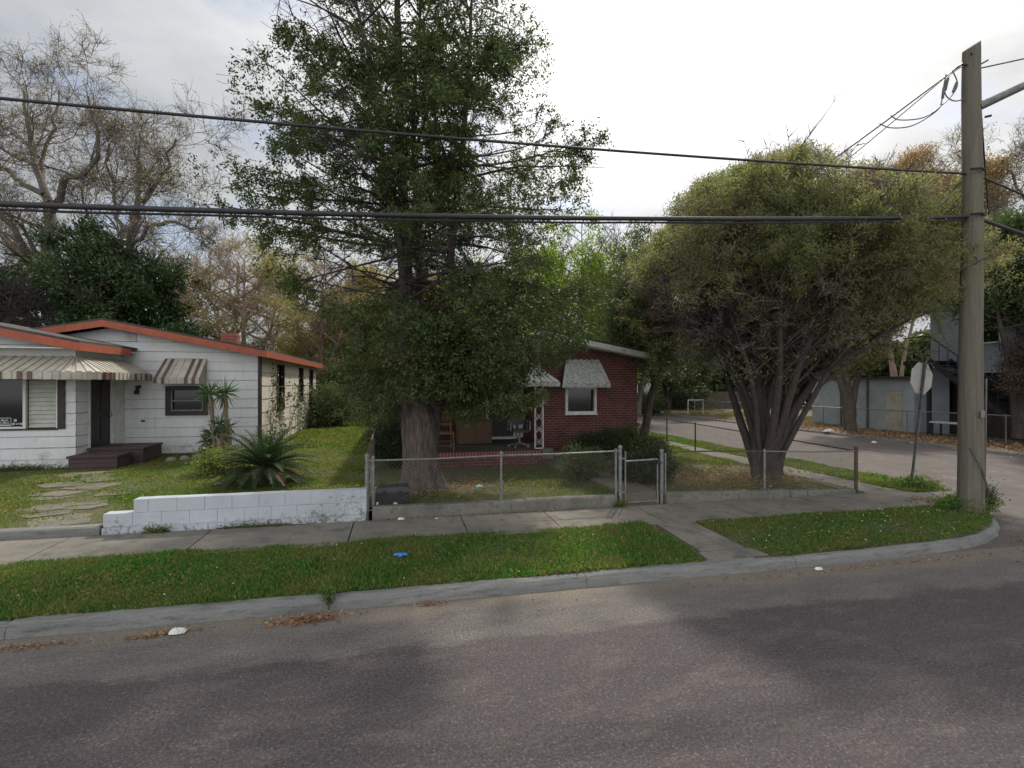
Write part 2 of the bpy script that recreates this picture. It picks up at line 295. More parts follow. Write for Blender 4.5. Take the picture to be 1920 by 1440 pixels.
# ---------------------------------------------------------------- mesh building
ORG = {}
class MB:
    def __init__(s): s.v = []; s.f = []; s.n = 0; s.tint = []; s.mi = []; s.cur = 0
    def add(s, V, F, tint=None):
        V = np.asarray(V, float).reshape(-1, 3); F = np.asarray(F, int)
        s.v.append(V); s.f.append(F + s.n); s.n += len(V)
        s.tint.append(np.full(len(F), 0.5) if tint is None else np.asarray(tint, float)); s.mi.append(np.full(len(F), s.cur, int))
        return s
    def hexa(s, p):      # 4 bottom ccw, 4 top
        return s.add(p, [[3,2,1,0],[4,5,6,7],[0,1,5,4],[1,2,6,5],[2,3,7,6],[3,0,4,7]])
    def box(s, x0, x1, y0, y1, z0, z1):
        return s.hexa([(x0,y0,z0),(x1,y0,z0),(x1,y1,z0),(x0,y1,z0),(x0,y0,z1),(x1,y0,z1),(x1,y1,z1),(x0,y1,z1)])
    def bar(s, a, b, w, h=None, up=(0,0,1)):
        a = np.array(a, float); b = np.array(b, float); h = h or w; d = b-a; d /= np.linalg.norm(d)
        u = np.array(up, float)
        if abs(d@u) > 0.95: u = np.array((0, 1., 0))
        x = np.cross(d, u); x /= np.linalg.norm(x); y = np.cross(x, d); x = x*w/2; y = y*h/2
        return s.hexa([a-x-y, a+x-y, b+x-y, b-x-y, a-x+y, a+x+y, b+x+y, b-x+y])
    def quad(s, p): return s.add(p, [[0,1,2,3]])
    def prism(s, poly, z0, z1):          # closed polygon in xy
        n = len(poly); V = [(x,y,z0) for x,y in poly]+[(x,y,z1) for x,y in poly]
        for i in range(n): s.add([V[i],V[(i+1)%n],V[n+(i+1)%n],V[n+i]], [[0,1,2,3]])
        s.poly([(x,y,z1) for x,y in poly]); return s
    def poly(s, pts):
        s.ng = getattr(s, 'ng', []); s.ng.append((np.asarray(pts, float), s.cur)); return s
    def tube(s, pts, r, k=8, cap=True):
        pts = np.asarray(pts, float); n = len(pts); r = np.broadcast_to(np.asarray(r, float), (n,))
        s.tubes(pts[None], r[None], k)
        if cap:
            for e in (0, n-1):
                ring = s.v[-1].reshape(n, k, 3)[e]
                s.poly(ring if e else ring[::-1])
        return s
    def tubes(s, P, Rr, k=4):            # P (m,n,3), Rr (m,n)
        m, n, _ = P.shape
        T = np.gradient(P, axis=1); T /= np.linalg.norm(T, axis=2, keepdims=True)+1e-12
        ax = P[:, -1]-P[:, 0]; ax /= np.linalg.norm(ax, axis=1, keepdims=True)+1e-12
        ref = np.where(np.abs(ax[:, 2:3]) > 0.8, np.array([[1., 0, 0]]), np.array([[0, 0, 1.]]))
        A = np.cross(T, ref[:, None, :]); A /= np.linalg.norm(A, axis=2, keepdims=True)+1e-12; B = np.cross(T, A)
        th = np.arange(k)*2*PI/k
        V = P[:, :, None]+Rr[:, :, None, None]*(A[:, :, None]*np.cos(th)[:, None]+B[:, :, None]*np.sin(th)[:, None])
        idx = np.arange(m*n*k).reshape(m, n, k)
        a = idx[:, :-1]; b = np.roll(a, -1, 2); d = idx[:, 1:]; c = np.roll(d, -1, 2)
        F = np.stack([a, d, c, b], -1).reshape(-1, 4)
        s.add(V.reshape(-1, 3), F); return s
    def leaves(s, P, D, Ln, W, tint=None, fold=None):     # diamond leaves
        m = len(P); D = D/(np.linalg.norm(D, axis=1, keepdims=True)+1e-9)
        S = np.cross(D, rng.normal(size=(m, 3))); S /= np.linalg.norm(S, axis=1, keepdims=True)+1e-9
        Ln = np.broadcast_to(Ln, (m,))[:, None]; W = np.broadcast_to(W, (m,))[:, None]
        V = np.stack([P, P+D*Ln*0.45+S*W/2, P+D*Ln, P+D*Ln*0.45-S*W/2], 1)
        s.add(V.reshape(-1, 3), np.arange(4*m).reshape(m, 4), rng.random(m) if tint is None else tint); return s
    def build(s, name, mat, parent=None, loc=None, smooth=False):
        mats = mat if isinstance(mat, (list, tuple)) else [mat]
        V = np.concatenate(s.v) if s.v else np.zeros((0, 3)); NGs = getattr(s, 'ng', [])
        loops = []; starts = []; tots = []; tint = []; mi = []
        base = len(V); ls = 0
        for F, ti, m_ in zip(s.f, s.tint, s.mi):
            k = F.shape[1]; loops.append(F.ravel()); starts.append(ls+np.arange(len(F))*k); tots.append(np.full(len(F), k)); ls += F.size
            tint.append(ti); mi.append(m_)
        ex = []
        for p, c in NGs:
            loops.append(np.arange(base, base+len(p))); base += len(p); starts.append([ls]); tots.append([len(p)]); ls += len(p); ex.append(p); tint.append([0.5]); mi.append([c])
        if ex: V = np.concatenate([V]+ex)
        if loc is None:
            if parent is None:
                loc = ((V[:, 0].min()+V[:, 0].max())/2, (V[:, 1].min()+V[:, 1].max())/2, V[:, 2].min())
            else: loc = ORG[parent.name]
        loc = np.asarray(loc, float)
        me = bpy.data.meshes.new(name)
        loops = np.concatenate(loops).astype(np.int32); starts = np.concatenate(starts).astype(np.int32); tots = np.concatenate(tots).astype(np.int32)
        me.vertices.add(len(V)); me.vertices.foreach_set('co', (V-loc).astype(np.float32).ravel())
        me.loops.add(len(loops)); me.loops.foreach_set('vertex_index', loops)
        me.polygons.add(len(starts)); me.polygons.foreach_set('loop_start', starts)
        try: me.polygons.foreach_set('loop_total', tots)
        except Exception: pass
        for q in mats: me.materials.append(M[q])
        me.polygons.foreach_set('material_index', np.concatenate(mi).astype(np.int32))
        me.polygons.foreach_set('use_smooth', np.full(len(starts), bool(smooth)))
        at = me.attributes.new('tint', 'FLOAT', 'FACE'); at.data.foreach_set('value', np.concatenate(tint).astype(np.float32))
        me.update(calc_edges=True)
        o = bpy.data.objects.new(name, me); C.objects.link(o)
        if parent is not None:
            o.parent = parent; o.location = loc-ORG[parent.name]
        else: o.location = loc
        ORG[o.name] = loc
        return o
def tag(o, label=None, cat=None, group=None, kind=None):
    if label: o['label'] = label
    if cat: o['category'] = cat
    if group: o['group'] = group
    if kind: o['kind'] = kind
    return o
def thing(name, loc, label, cat, group=None):
    o = bpy.data.objects.new(name, None); C.objects.link(o); o.location = loc; o.empty_display_size = 0.2
    ORG[o.name] = np.asarray(loc, float); return tag(o, label, cat, group)
def struct(mb, name, mat): return tag(mb.build(name, mat), kind='structure')
def tree_copy(o, parent=None, off=None):
    c = o.copy(); C.objects.link(c)
    if parent is not None: c.parent = parent
    if off is not None: c.location = Vector(o.location)+Vector(off)
    for ch in o.children: tree_copy(ch, c)
    return c

def wob(x, y, s=1.0, seed=0):
    a = np.random.default_rng(seed).uniform(0, 6.28, 8)
    return (np.sin(x*1.3*s+a[0]+np.sin(y*0.9*s+a[1]))+np.sin(y*1.7*s+a[2]+np.sin(x*1.1*s+a[3]))+0.6*np.sin((x+y)*2.9*s+a[4])+0.6*np.sin((x-y)*3.3*s+a[5]))/3.2
def lawn_z(x, y):
    x = np.asarray(x, float); y = np.asarray(y, float)
    z = 0.335+0.012*np.clip(y-9.3, 0, 8)+0.02*wob(x, y, 0.7, 3)
    z = np.where(x < -4.4, z-0.07*np.clip((12.5-y)/3, 0, 1), z)
    # brick yard right part falls to the side pavement
    z = np.where(x > 6, z-0.15*np.clip((x-6)/3.6, 0, 1)*1.0, z)
    return z
def grid(x0, x1, y0, y1, nx, ny, zf, warp=None):
    X, Y = np.meshgrid(np.linspace(x0, x1, nx), np.linspace(y0, y1, ny)); 
    if warp: X, Y = warp(X, Y)
    Z = zf(X, Y)+0*X; V = np.stack([X, Y, Z], -1).reshape(-1, 3); i = np.arange(nx*ny).reshape(ny, nx)
    F = np.stack([i[:-1, :-1], i[:-1, 1:], i[1:, 1:], i[1:, :-1]], -1).reshape(-1, 4)
    return MB().add(V, F)

# ---------------------------------------------------------------- ground, roads, pavements
struct(grid(-350, 350, -60, 500, 30, 30, lambda x, y: -0.06), 'ground', 'bare_soil')
r = MB().quad([(-120,-30,0),(120,-30,0),(120,6.04,0),(-120,6.04,0)]); o = r.build('road', 'asphalt', loc=(0,0,0)); tag(o, kind='structure')
r = MB().quad([(7.9,6.04,0),(20.9,6.04,0),(20.9,70,0),(7.9,70,0)]); o = r.build('side_street', 'asphalt_side', loc=(0,0,0)); tag(o, kind='structure')
struct(grid(-60, 9.55, 9.3, 70, 90, 90, lawn_z), 'lawn', 'lawn_soil')
struct(grid(20.95, 90, 6, 90, 40, 50, lambda x, y: 0.10+0.03*wob(x, y, 0.5, 5)), 'far_ground', 'bare_soil')
# main kerb with worn rounded nose, in pieces between joints
KP = [(-40,5.93),(-12,5.93),(-5.2,5.93),(-3.4,5.94),(-0.78,5.93),(0.5,5.93),(2.28,5.95),(3.6,5.95),(4.75,5.95),(6.2,5.97),(7.3,6.02),(8.2,6.08),(8.9,6.22),(9.6,6.5),(10.2,6.88),(10.65,7.3),(10.95,7.75),(11.15,8.2)]
def kerb_run(pts, w=0.17, h=0.15, gap=0.007, joint=3.0177):
    mb = MB(); pts = np.array(pts, float); sL = np.r_[0, np.cumsum(np.linalg.norm(np.diff(pts, axis=0), axis=1))]; tot = sL[-1]
    at = lambda q: np.array([np.interp(q, sL, pts[:, 0]), np.interp(q, sL, pts[:, 1])])
    def nrm(q): d = at(min(tot, q+.1))-at(max(0, q-.1)); d /= np.linalg.norm(d); return np.array((-d[1], d[0]))
    def prof(hh, j): return [(0+j[0], -0.03), (0.015+j[0], 0.02), (0.03+j[1], hh*0.62), (0.055+j[1], hh*0.90), (0.085+j[2], hh), (w, hh+0.004), (w, -0.03)]
    a = 0.0
    while a < tot-.01:
        b_ = min(tot, a+joint); m_ = max(1, int((b_-a)/0.22)) if abs(at(a)[0]) < 14 else 1
        Q = np.linspace(a+gap, b_, m_+1); hb = h+rng.uniform(-.008, .006); R_ = []
        for k, q in enumerate(Q):
            p, n = at(q), nrm(q); e = 0.012*(k in (0, m_)) if rng.random() < .5 else 0
            R_.append([(p[0]+n[0]*u, p[1]+n[1]*u, z) for u, z in prof(hb-e+rng.uniform(-.004, .004), rng.uniform(-.006, .006, 3))])
        for A, B in zip(R_[:-1], R_[1:]):
            for k in range(6): mb.quad([A[k], B[k], B[k+1], A[k+1]])
        mb.poly(R_[0]); mb.poly(R_[-1][::-1]); a = b_
    return mb
struct(kerb_run(KP, 0.18, 0.135), 'kerb', 'kerb_concrete')
struct(kerb_run([(10.9,8.95),(11.5,8.9),(11.85,9.02),(12.05,9.3),(12.12,9.8),(12.15,12),(12.2,18),(12.3,30),(12.4,60)], 0.13, 0.12), 'side_kerb', 'kerb_concrete')
struct(kerb_run([(20.85,60),(20.85,34),(20.8,24),(20.75,18),(20.8,6)], 0.15, 0.12), 'far_kerb', 'kerb_concrete')
# verge
vz = lambda x, y: 0.135+0.025*np.sin(np.clip((y-6.1)/1.75, 0, 1)*PI)
struct(grid(-40, 4.30, 6.1, 7.95, 90, 6, lambda x, y: vz(x, y)+0.008*wob(x, y, 2, 1)), 'verge', 'verge_soil')
def vw(X, Y):
    t_ = (Y-6.1)/(7.95-6.1)
    xs = np.clip((X-8)/3.1, 0, 1); lo = np.interp(X, [p[0] for p in KP], [p[1] for p in KP])+0.12
    hi = 7.8-0.0*xs+np.where(X > 10, (X-10)*0.75, 0)
    return X, lo+(hi-lo)*t_
struct(grid(4.70, 10.95, 6.1, 7.95, 50, 8, lambda x, y: 0.14+0.02*np.sin(np.clip((y-6.1)/1.75, 0, 1)*PI), vw), 'corner_verge', 'verge_soil')
# sidewalk slabs
sw = MB(); xs = [-40,-30,-22,-16,-12,-8.9,-6.9,-4.9,-2.95,-0.76,1.05,2.57,4.40,6.18,7.98,9.75]
for a, b_ in zip(xs[:-1], xs[1:]):
    g = 0.010; z = 0.155+rng.uniform(-.004, .004); j = rng.uniform(-.03, .03)
    sk = 0.12 if a in (-2.95, -0.76) else (-0.08 if a > 2 else 0)
    sw.hexa([(a+g+j*0,7.83,-.02),(b_-g,7.83,-.02),(b_-g,9.08,-.02),(a+g,9.08,-.02),(a+g,7.83,z),(b_-g,7.83,z+rng.uniform(-.004,.004)),(b_-g,9.08,z+.008),(a+g,9.08,z+.008)])
sw.prism([(9.77,7.83),(10.3,7.95),(11.2,8.5),(11.75,8.88),(10.9,8.96),(10.75,9.6),(10.75,12.0),(9.95,12.0),(9.9,9.3),(9.77,9.08)], -0.02, 0.152)
for i in range(14):
    y = 12.02+i*1.8; sw.box(9.95+0.0*i, 10.8, y, y+1.78, -0.02, 0.15+rng.uniform(-.004,.004))
struct(sw, 'sidewalk', 'sidewalk_concrete')
struct(MB().box(-40, 9.8, 7.84, 9.12, -0.03, 0.125), 'sidewalk_bed', 'joint_dirt')
struct(grid(10.76, 12.05, 9.05, 60, 6, 60, lambda x, y: 0.125+0.02*wob(x, y, 2, 2)), 'side_verge', 'verge_soil')
struct(grid(9.5, 9.97, 9.2, 60, 3, 60, lambda x, y: 0.14+0*x), 'side_edge', 'lawn_soil')
lk = MB()   # concrete link across the verge
lk.hexa([(4.10,6.42,0),(4.80,6.42,0),(4.86,7.81,0),(4.18,7.81,0),(4.10,6.42,.165),(4.80,6.42,.165),(4.86,7.81,.17),(4.18,7.81,.17)])
lk.hexa([(4.02,6.12,0),(4.95,6.12,0),(4.88,6.40,0),(4.05,6.40,0),(4.02,6.12,.158),(4.95,6.12,.158),(4.88,6.40,.162),(4.05,6.40,.162)])
struct(lk, 'walk_link', 'sidewalk_concrete')
# garden path to the porch of the brick house, step at the gate
pth = MB()
pp = [((4.22,9.42),(5.0,9.42)),((4.15,10.9),(4.95,10.9)),((3.85,12.2),(4.75,12.2)),((3.75,13.4),(4.6,13.4))]
for (a, b_), (c, d) in zip(pp[:-1], pp[1:]):
    z0 = 0.375; pth.hexa([(a[0],a[1]+.01,.1),(b_[0],b_[1]+.01,.1),(d[0],d[1],.1),(c[0],c[1],.1),(a[0],a[1]+.01,z0),(b_[0],b_[1]+.01,z0),(d[0],d[1],z0+.03),(c[0],c[1],z0+.03)])
pth.box(4.22, 5.0, 9.26, 9.41, 0.1, 0.36)
struct(pth, 'garden_path', 'path_stone')
# worn stone path to the white house
sp = MB(); grr = np.random.default_rng(42)
for i in range(12):
    y = 9.45+i*0.40; xc = -5.30-0.155*i*1.05; wd_ = 0.62 if i < 6 else 0.5
    for k in range(grr.integers(1, 4)):
        cx = xc+grr.uniform(-wd_, wd_); n = grr.integers(5, 8); ph = grr.uniform(0, 6); sz = grr.uniform(0.30, 0.52)
        rr = grr.uniform(0.7, 1.15, n); yy = y+grr.uniform(-.15, .15)
        poly = [(cx+sz*rr[q]*math.cos(ph+q*2*PI/n), yy+sz*0.75*rr[q]*math.sin(ph+q*2*PI/n)) for q in range(n)]
        sp.prism(poly, 0.1, float(lawn_z(cx, yy))+grr.uniform(0.004, 0.014))
struct(sp, 'stone_path', 'path_stone')

# ---------------------------------------------------------------- grass
def blades(name, mat, boxes, zf, dens, h, label, excl=None, wd=0.012, flowers=0, dry=None):
    mb = MB(); P = []
    for (x0, x1, y0, y1) in boxes:
        n = int((x1-x0)*(y1-y0)*dens); x = rng.uniform(x0, x1, n); y = rng.uniform(y0, y1, n)
        keep = rng.random(n) < np.clip(0.75+0.45*wob(x, y, 2.2, 11), 0.15, 1)
        P.append(np.stack([x, y], 1)[keep])
    P = np.concatenate(P)
    if excl is not None: P = P[~excl(P[:, 0], P[:, 1])]
    x, y = P.T; z = zf(x, y)-0.01; n = len(x)
    hh = h*rng.uniform(0.35, 1.15, n)*(0.75+0.5*np.clip(wob(x, y, 1.4, 12), -0.6, 0.8))
    az = rng.uniform(0, 2*PI, n); ln = rng.uniform(0.3, 1.15, n)
    D = np.stack([np.cos(az)*ln, np.sin(az)*ln, np.ones(n)], 1)
    mb.leaves(np.stack([x, y, z], 1), D, hh, wd*rng.uniform(0.6, 1.5, n)*np.where(rng.random(n) < 0.05, 2.6, 1)*np.where(wob(x, y, 2.4, 31) > 0.15, 1.8, 1))
    mats = [mat]
    if flowers:
        k = rng.choice(n, flowers, replace=False); q = np.stack([x[k], y[k], z[k]+h*rng.uniform(0.45, 1.0, flowers)], 1)
        mats.append('clover_flower'); mb.cur = 1
        mb.leaves(q, np.tile((1., 0, 0), (flowers, 1))+rng.normal(size=(flowers, 3))*0.3, 0.020, 0.018)
    o = mb.build(name, mats, loc=(0, 0, 0)); tag(o, label, 'grass', kind='stuff'); return o
inlink = lambda x, y: ((x > 4.03) & (x < 4.9) & (y < 7.9)) | ((x > 3.98) & (x < 5.0) & (y < 6.45))
def inverge(x, y):
    lo = np.interp(x, [p[0] for p in KP], [p[1] for p in KP])+0.13+0.06*wob(x, y*0, 4, 8)+0.03*wob(x, y*0, 15, 18)
    hi = np.where(x > 10, 7.86+(x-10)*0.6, 7.86)+0.06*wob(x, y*0, 3, 9)+0.03*wob(x, y*0, 14, 19)+np.where(x < 4, 0.10, 0.0)
    return inlink(x, y) | (y < lo) | (y > hi)
blades('verge_grass', 'grass_verge', [(-9, 4.2, 6.1, 8.05)], lambda x, y: vz(x, y), 9500, 0.10, 'green grass and clover on the long verge left of the concrete link', inverge, 0.012, 90)
blades('verge_grass', 'grass_verge', [(4.75, 10.95, 6.1, 8.3)], lambda x, y: 0.15+0*x, 9000, 0.088, 'green clover grass on the kerb corner before the utility pole', inverge, 0.012, 150)
onpath = lambda x, y: ((np.abs(x-(-5.35-0.4*(y-9.42))) < 0.55+0.25*wob(x, y, 3, 6)) & (y < 14.2) & (rng.random(len(x)) < 0.66+0.3*wob(x, y, 4, 33)))
garden = lambda x, y: ((x > 3.7) & (x < 5.05) & (y < 13.6) & (np.abs(x-(4.6-0.13*(y-9.4))) < 0.42)) | ((x > 0.7) & (x < 7) & (y > 12.85))
blades('yard_grass', 'grass_lush', [(-12, -0.6, 9.36, 14.9), (-7.8, -0.6, 14.9, 17)], lawn_z, 3300, 0.07, 'lawn around the sago palm and stone path before the white house', lambda x, y: onpath(x, y) | ((y > 14.8) & (x < -7.9)), 0.012)
blades('passage_grass', 'grass_lush', [(-4.2, 0.4, 17, 30), (-4.1, 0.2, 30, 44)], lawn_z, 900, 0.16, 'bright sunlit grass in the passage between the two houses', None, 0.028)
blades('yard_grass', 'grass_lush', [(-0.45, 4.4, 9.4, 12.9)], lawn_z, 3600, 0.055, 'patchy grass in the fenced yard in front of the brick porch', lambda x, y: garden(x, y) | (wob(x, y, 1.6, 21) > 0.45) | ((x < 2.3) & (y > 10.8) & (rng.random(len(x)) < 0.75)), 0.011)
blades('yard_grass', 'grass_dry', [(5.0, 9.5, 9.4, 14)], lawn_z, 2600, 0.06, 'dry leaf strewn grass under the vase shaped tree', lambda x, y: (wob(x, y, 1.6, 22) > 0.35), 0.012)
blades('yard_grass', 'grass_lush', [(6.9, 9.5, 12.5, 26)], lawn_z, 1500, 0.10, 'sunlit grass strip beside the brick house along the side fence', None, 0.016)
blades('strip_grass', 'grass_verge', [(10.8, 12.08, 9.08, 30)], lambda x, y: 0.14+0*x, 1900, 0.12, 'weedy grass strip between side pavement and side street', lambda x, y: (y > 14) & (rng.random(len(x)) < 0.4), 0.02)
blades('far_grass', 'grass_dry', [(21.2, 29, 24, 46)], lambda x, y: 0.11+0*x, 160, 0.15, 'straw coloured grass across the side street', lambda x, y: wob(x, y, 0.5, 4) > 0.2, 0.05)

# ---------------------------------------------------------------- walls with courses
def course_wall(mb, mp, poly, rows, openings=(), proud=0.012, line=0.0):
    """poly: convex outline [(u,z)], rows: z breaks, openings (u0,u1,z0,z1); mp(u,z,off)->xyz"""
    zs = sorted(set([round(z, 4) for z in rows]+[round(o_[2], 4) for o_ in openings]+[round(o_[3], 4) for o_ in openings]+[round(p[1], 4) for p in poly]))
    zmin = min(p[1] for p in poly); zmax = max(p[1] for p in poly); n = len(poly)
    def span(z):
        us = []
        for i in range(n):
            (u0, z0), (u1, z1) = poly[i], poly[(i+1) % n]
            if abs(z1-z0) < 1e-9:
                if abs(z-z0) < 1e-6: us += [u0, u1]
            elif min(z0, z1)-1e-9 <= z <= max(z0, z1)+1e-9: us.append(u0+(u1-u0)*(z-z0)/(z1-z0))
        return min(us), max(us)
    rows = sorted(rows)
    zs = [z for z in zs if zmin-1e-9 <= z <= zmax+1e-9]
    for za, zb in zip(zs[:-1], zs[1:]):
        if zb-za < 1e-4: continue
        (la, ra), (lb, rb) = span(za+1e-5), span(zb-1e-5)
        base = max([r_ for r_ in rows if r_ <= za+1e-6], default=zmin); top = min([r_ for r_ in rows if r_ > za+1e-6], default=zmax)
        oa = proud*(1-(za-base)/max(1e-6, top-base)); ob = proud*(1-(zb-base)/max(1e-6, top-base))
        cuts = sorted([(o_[0], o_[1]) for o_ in openings if o_[2] <= za+1e-6 and o_[3] >= zb-1e-6])
        segs = []; cu = None; x = (la, lb)
        for c0, c1 in cuts: segs.append((x, (c0, c0))); x = (c1, c1)
        segs.append((x, (ra, rb)))
        for (p0, p1), (q0, q1) in segs:
            if q0-p0 < 1e-4 and q1-p1 < 1e-4: continue
            mb.quad([mp(p0, za, oa), mp(q0, za, oa), mp(q1, zb, ob), mp(p1, zb, ob)])
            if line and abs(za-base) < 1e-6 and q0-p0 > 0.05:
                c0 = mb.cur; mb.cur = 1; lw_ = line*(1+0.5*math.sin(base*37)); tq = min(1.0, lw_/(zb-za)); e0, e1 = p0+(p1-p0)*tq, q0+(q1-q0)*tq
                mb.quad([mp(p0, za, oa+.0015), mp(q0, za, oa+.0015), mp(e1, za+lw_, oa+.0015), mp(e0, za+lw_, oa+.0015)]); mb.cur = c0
            if proud and abs(za-base) < 1e-6: mb.quad([mp(p0, za, 0), mp(q0, za, 0), mp(q0, za, oa), mp(p0, za, oa)])
front = lambda Y: (lambda u, z, o_: (u, Y-o_, z))
right = lambda X: (lambda u, z, o_: (X+o_, u, z))
def frame_y(mb, x0, x1, y0, y1, z0, z1, w):        # window frame in a front wall
    mb.box(x0, x0+w, y0, y1, z0, z1).box(x1-w, x1, y0, y1, z0, z1).box(x0+w, x1-w, y0, y1, z0, z0+w).box(x0+w, x1-w, y0, y1, z1-w, z1)
def gable_roof(mb, xl, xr, xm, ze_l, ze_r, zm, y0, y1, th=0.06):
    for xa, za in ((xl, ze_l), (xr, ze_r)):
        a = [(xa,y0,za),(xm,y0,zm),(xm,y1,zm),(xa,y1,za)]
        if xa > xm: a = a[::-1]
        lo = [(p[0],p[1],p[2]) for p in a]; hi = [(p[0],p[1],p[2]+th) for p in a]
        mb.hexa(lo+hi)

# ================================================================ WHITE HOUSE
wh = thing('white_house', (-8.2, 17.2, 0.3), 'low white boarded house with orange red fascia and striped metal awnings', 'house')
rows = [0.3, 0.62]+[0.62+0.284*i for i in range(1, 16)]
W = MB()
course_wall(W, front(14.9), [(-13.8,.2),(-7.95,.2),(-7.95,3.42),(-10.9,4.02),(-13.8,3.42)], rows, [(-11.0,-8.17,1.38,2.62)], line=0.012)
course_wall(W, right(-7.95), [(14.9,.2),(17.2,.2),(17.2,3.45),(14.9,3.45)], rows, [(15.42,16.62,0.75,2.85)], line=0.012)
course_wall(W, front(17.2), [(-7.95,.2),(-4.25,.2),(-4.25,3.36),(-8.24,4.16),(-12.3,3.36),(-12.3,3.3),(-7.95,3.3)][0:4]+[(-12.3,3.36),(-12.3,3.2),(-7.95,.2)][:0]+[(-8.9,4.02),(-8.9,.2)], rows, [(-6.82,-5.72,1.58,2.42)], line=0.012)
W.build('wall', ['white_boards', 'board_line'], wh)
Wp = MB(); course_wall(Wp, front(17.21), [(-12.3,3.0),(-8.9,3.0),(-8.9,4.03),(-12.3,3.36)], [3.0, 3.28, 3.56, 3.84]); Wp.build('wall', 'white_boards', wh)
S = MB(); course_wall(S, right(-4.25), [(17.2,.2),(28,.2),(28,3.36),(17.2,3.36)], [0.2]+[0.35+0.42*i for i in range(8)], [(19.4,20.5,1.55,3.2),(23.4,24.3,1.75,3.2),(26.0,26.9,1.2,3.2)], 0.02)
S.box(-4.2499, -4.24, 17.2, 17.21, .2, .21)
S.quad([(-13.8,14.9,.2),(-13.8,28,.2),(-13.8,28,3.4),(-13.8,14.9,3.4)])
S.quad([(-13.8,28,.2),(-4.25,28,.2),(-4.25,28,3.4),(-13.8,28,3.4)])
sw_ = S.build('side_wall', 'white_shingles', wh); sw_['label'] = 'stained shingle side wall'
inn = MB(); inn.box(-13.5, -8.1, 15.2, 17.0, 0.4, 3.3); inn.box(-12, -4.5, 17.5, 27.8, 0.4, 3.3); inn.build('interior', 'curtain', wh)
Rf = MB(); gable_roof(Rf, -14.4, -7.6, -10.95, 3.50, 3.50, 4.17, 14.38, 17.5, 0.06)
ro = Rf.build('roof', 'roof_shingle', wh)
Rf = MB(); gable_roof(Rf, -12.75, -3.98, -8.30, 3.50, 3.50, 4.33, 16.80, 28.4, 0.06)
ro2 = Rf.build('roof', 'roof_shingle', wh)
ch = MB()
for k in range(6): ch.box(-6.22-.01*(k%2), -5.72+.01*(k%2), 20.0, 20.5, 3.7+k*0.1, 3.7+k*0.1+0.09)
ch.box(-6.18, -5.76, 20.04, 20.46, 3.6, 4.33); o = ch.build('chimney', 'tile_red', ro2)
Fa = MB()
def rake(mb, xa, za, xb, zb, y, h=0.19, t_=0.035):
    mb.hexa([(xa,y-t_,za-h),(xb,y-t_,zb-h),(xb,y,zb-h),(xa,y,za-h),(xa,y-t_,za),(xb,y-t_,zb),(xb,y,zb),(xa,y,za)])
rake(Fa, -14.4, 3.50, -10.95, 4.17, 14.38); rake(Fa, -10.95, 4.17, -7.6, 3.50, 14.38)
Fa.box(-7.6, -7.565, 14.345, 16.76, 3.31, 3.50)
rake(Fa, -12.75, 3.50, -8.30, 4.33, 16.80); rake(Fa, -8.30, 4.33, -3.98, 3.50, 16.80)
Fa.box(-3.98, -3.945, 16.765, 28.4, 3.31, 3.50)
Fa.build('fascia', 'orange_fascia', wh)
Sf = MB(); Sf.box(-7.93, -7.62, 14.4, 17.1, 3.40, 3.44); Sf.box(-4.22, -3.99, 16.82, 28.3, 3.38, 3.42)
Sf.box(-13.9,-7.95,14.4,14.88,3.36,3.385)
Sf.build('soffit', 'white_paint', wh)
ct = MB(); ct.box(-4.30, -4.22, 17.165, 17.185, 0.3, 3.36); ct.box(-4.235, -4.215, 17.19, 17.30, 0.3, 3.36); ct.build('corner_trim', 'dark_trim', wh)
lv = MB()
for k in range(6): lv.hexa([(-7.95,17.15,3.76+k*.05),(-7.62,17.15,3.76+k*.05),(-7.62,17.18,3.79+k*.05),(-7.95,17.18,3.79+k*.05),(-7.95,17.15,3.775+k*.05),(-7.62,17.15,3.775+k*.05),(-7.62,17.18,3.805+k*.05),(-7.95,17.18,3.805+k*.05)])
lv.build('gable_vent', 'white_paint', wh)
# big window of the front wing
wf = MB(); wf.box(-8.33, -8.17, 14.86, 14.93, 1.38, 2.62); wf.box(-11.0, -8.33, 14.86, 14.93, 1.36, 1.40)
wr = wf.build('window', 'dark_trim', wh)
wf2 = MB(); wf2.box(-9.06,-9.0,14.86,14.94,1.40,2.62); wf2.box(-8.36,-8.325,14.87,14.94,1.40,2.62); wf2.box(-10.7,-9.06,14.87,14.94,1.40,1.45)
wf2.build('frame', 'white_paint', wr)
MB().box(-10.98, -9.06, 14.97, 14.99, 1.4, 2.62).build('pane', 'window_glass', wr)
bl = MB()
for k in range(11):
    z = 1.42+k*0.108; bl.hexa([(-8.98,14.93,z),(-8.37,14.93,z),(-8.37,14.97,z+.02),(-8.98,14.97,z+.02),(-8.98,14.96,z+.10),(-8.37,14.96,z+.10),(-8.37,14.975,z+.11),(-8.98,14.975,z+.11)])
bl.build('shutter', 'blind', wr)
sg = MB()
for (x0, x1, z0, z1) in ((-9.65,-9.36,1.655,1.67),(-9.37,-9.355,1.47,1.655),(-9.65,-9.37,1.47,1.50),(-9.65,-9.58,1.60,1.625),(-9.56,-9.50,1.585,1.63),(-9.48,-9.42,1.595,1.625),(-9.65,-9.55,1.55,1.57),(-9.52,-9.46,1.54,1.58),(-9.44,-9.40,1.55,1.57),(-9.65,-9.39,1.515,1.53),(-9.30,-9.24,1.57,1.635),(-9.34,-9.28,1.49,1.54),(-9.26,-9.20,1.50,1.53),(-9.18,-9.12,1.49,1.54),(-9.11,-9.08,1.50,1.535)):
    sg.box(x0, x1, 14.955, 14.965, z0, z1)
sg.build('window_sign', 'sign_print', wr)
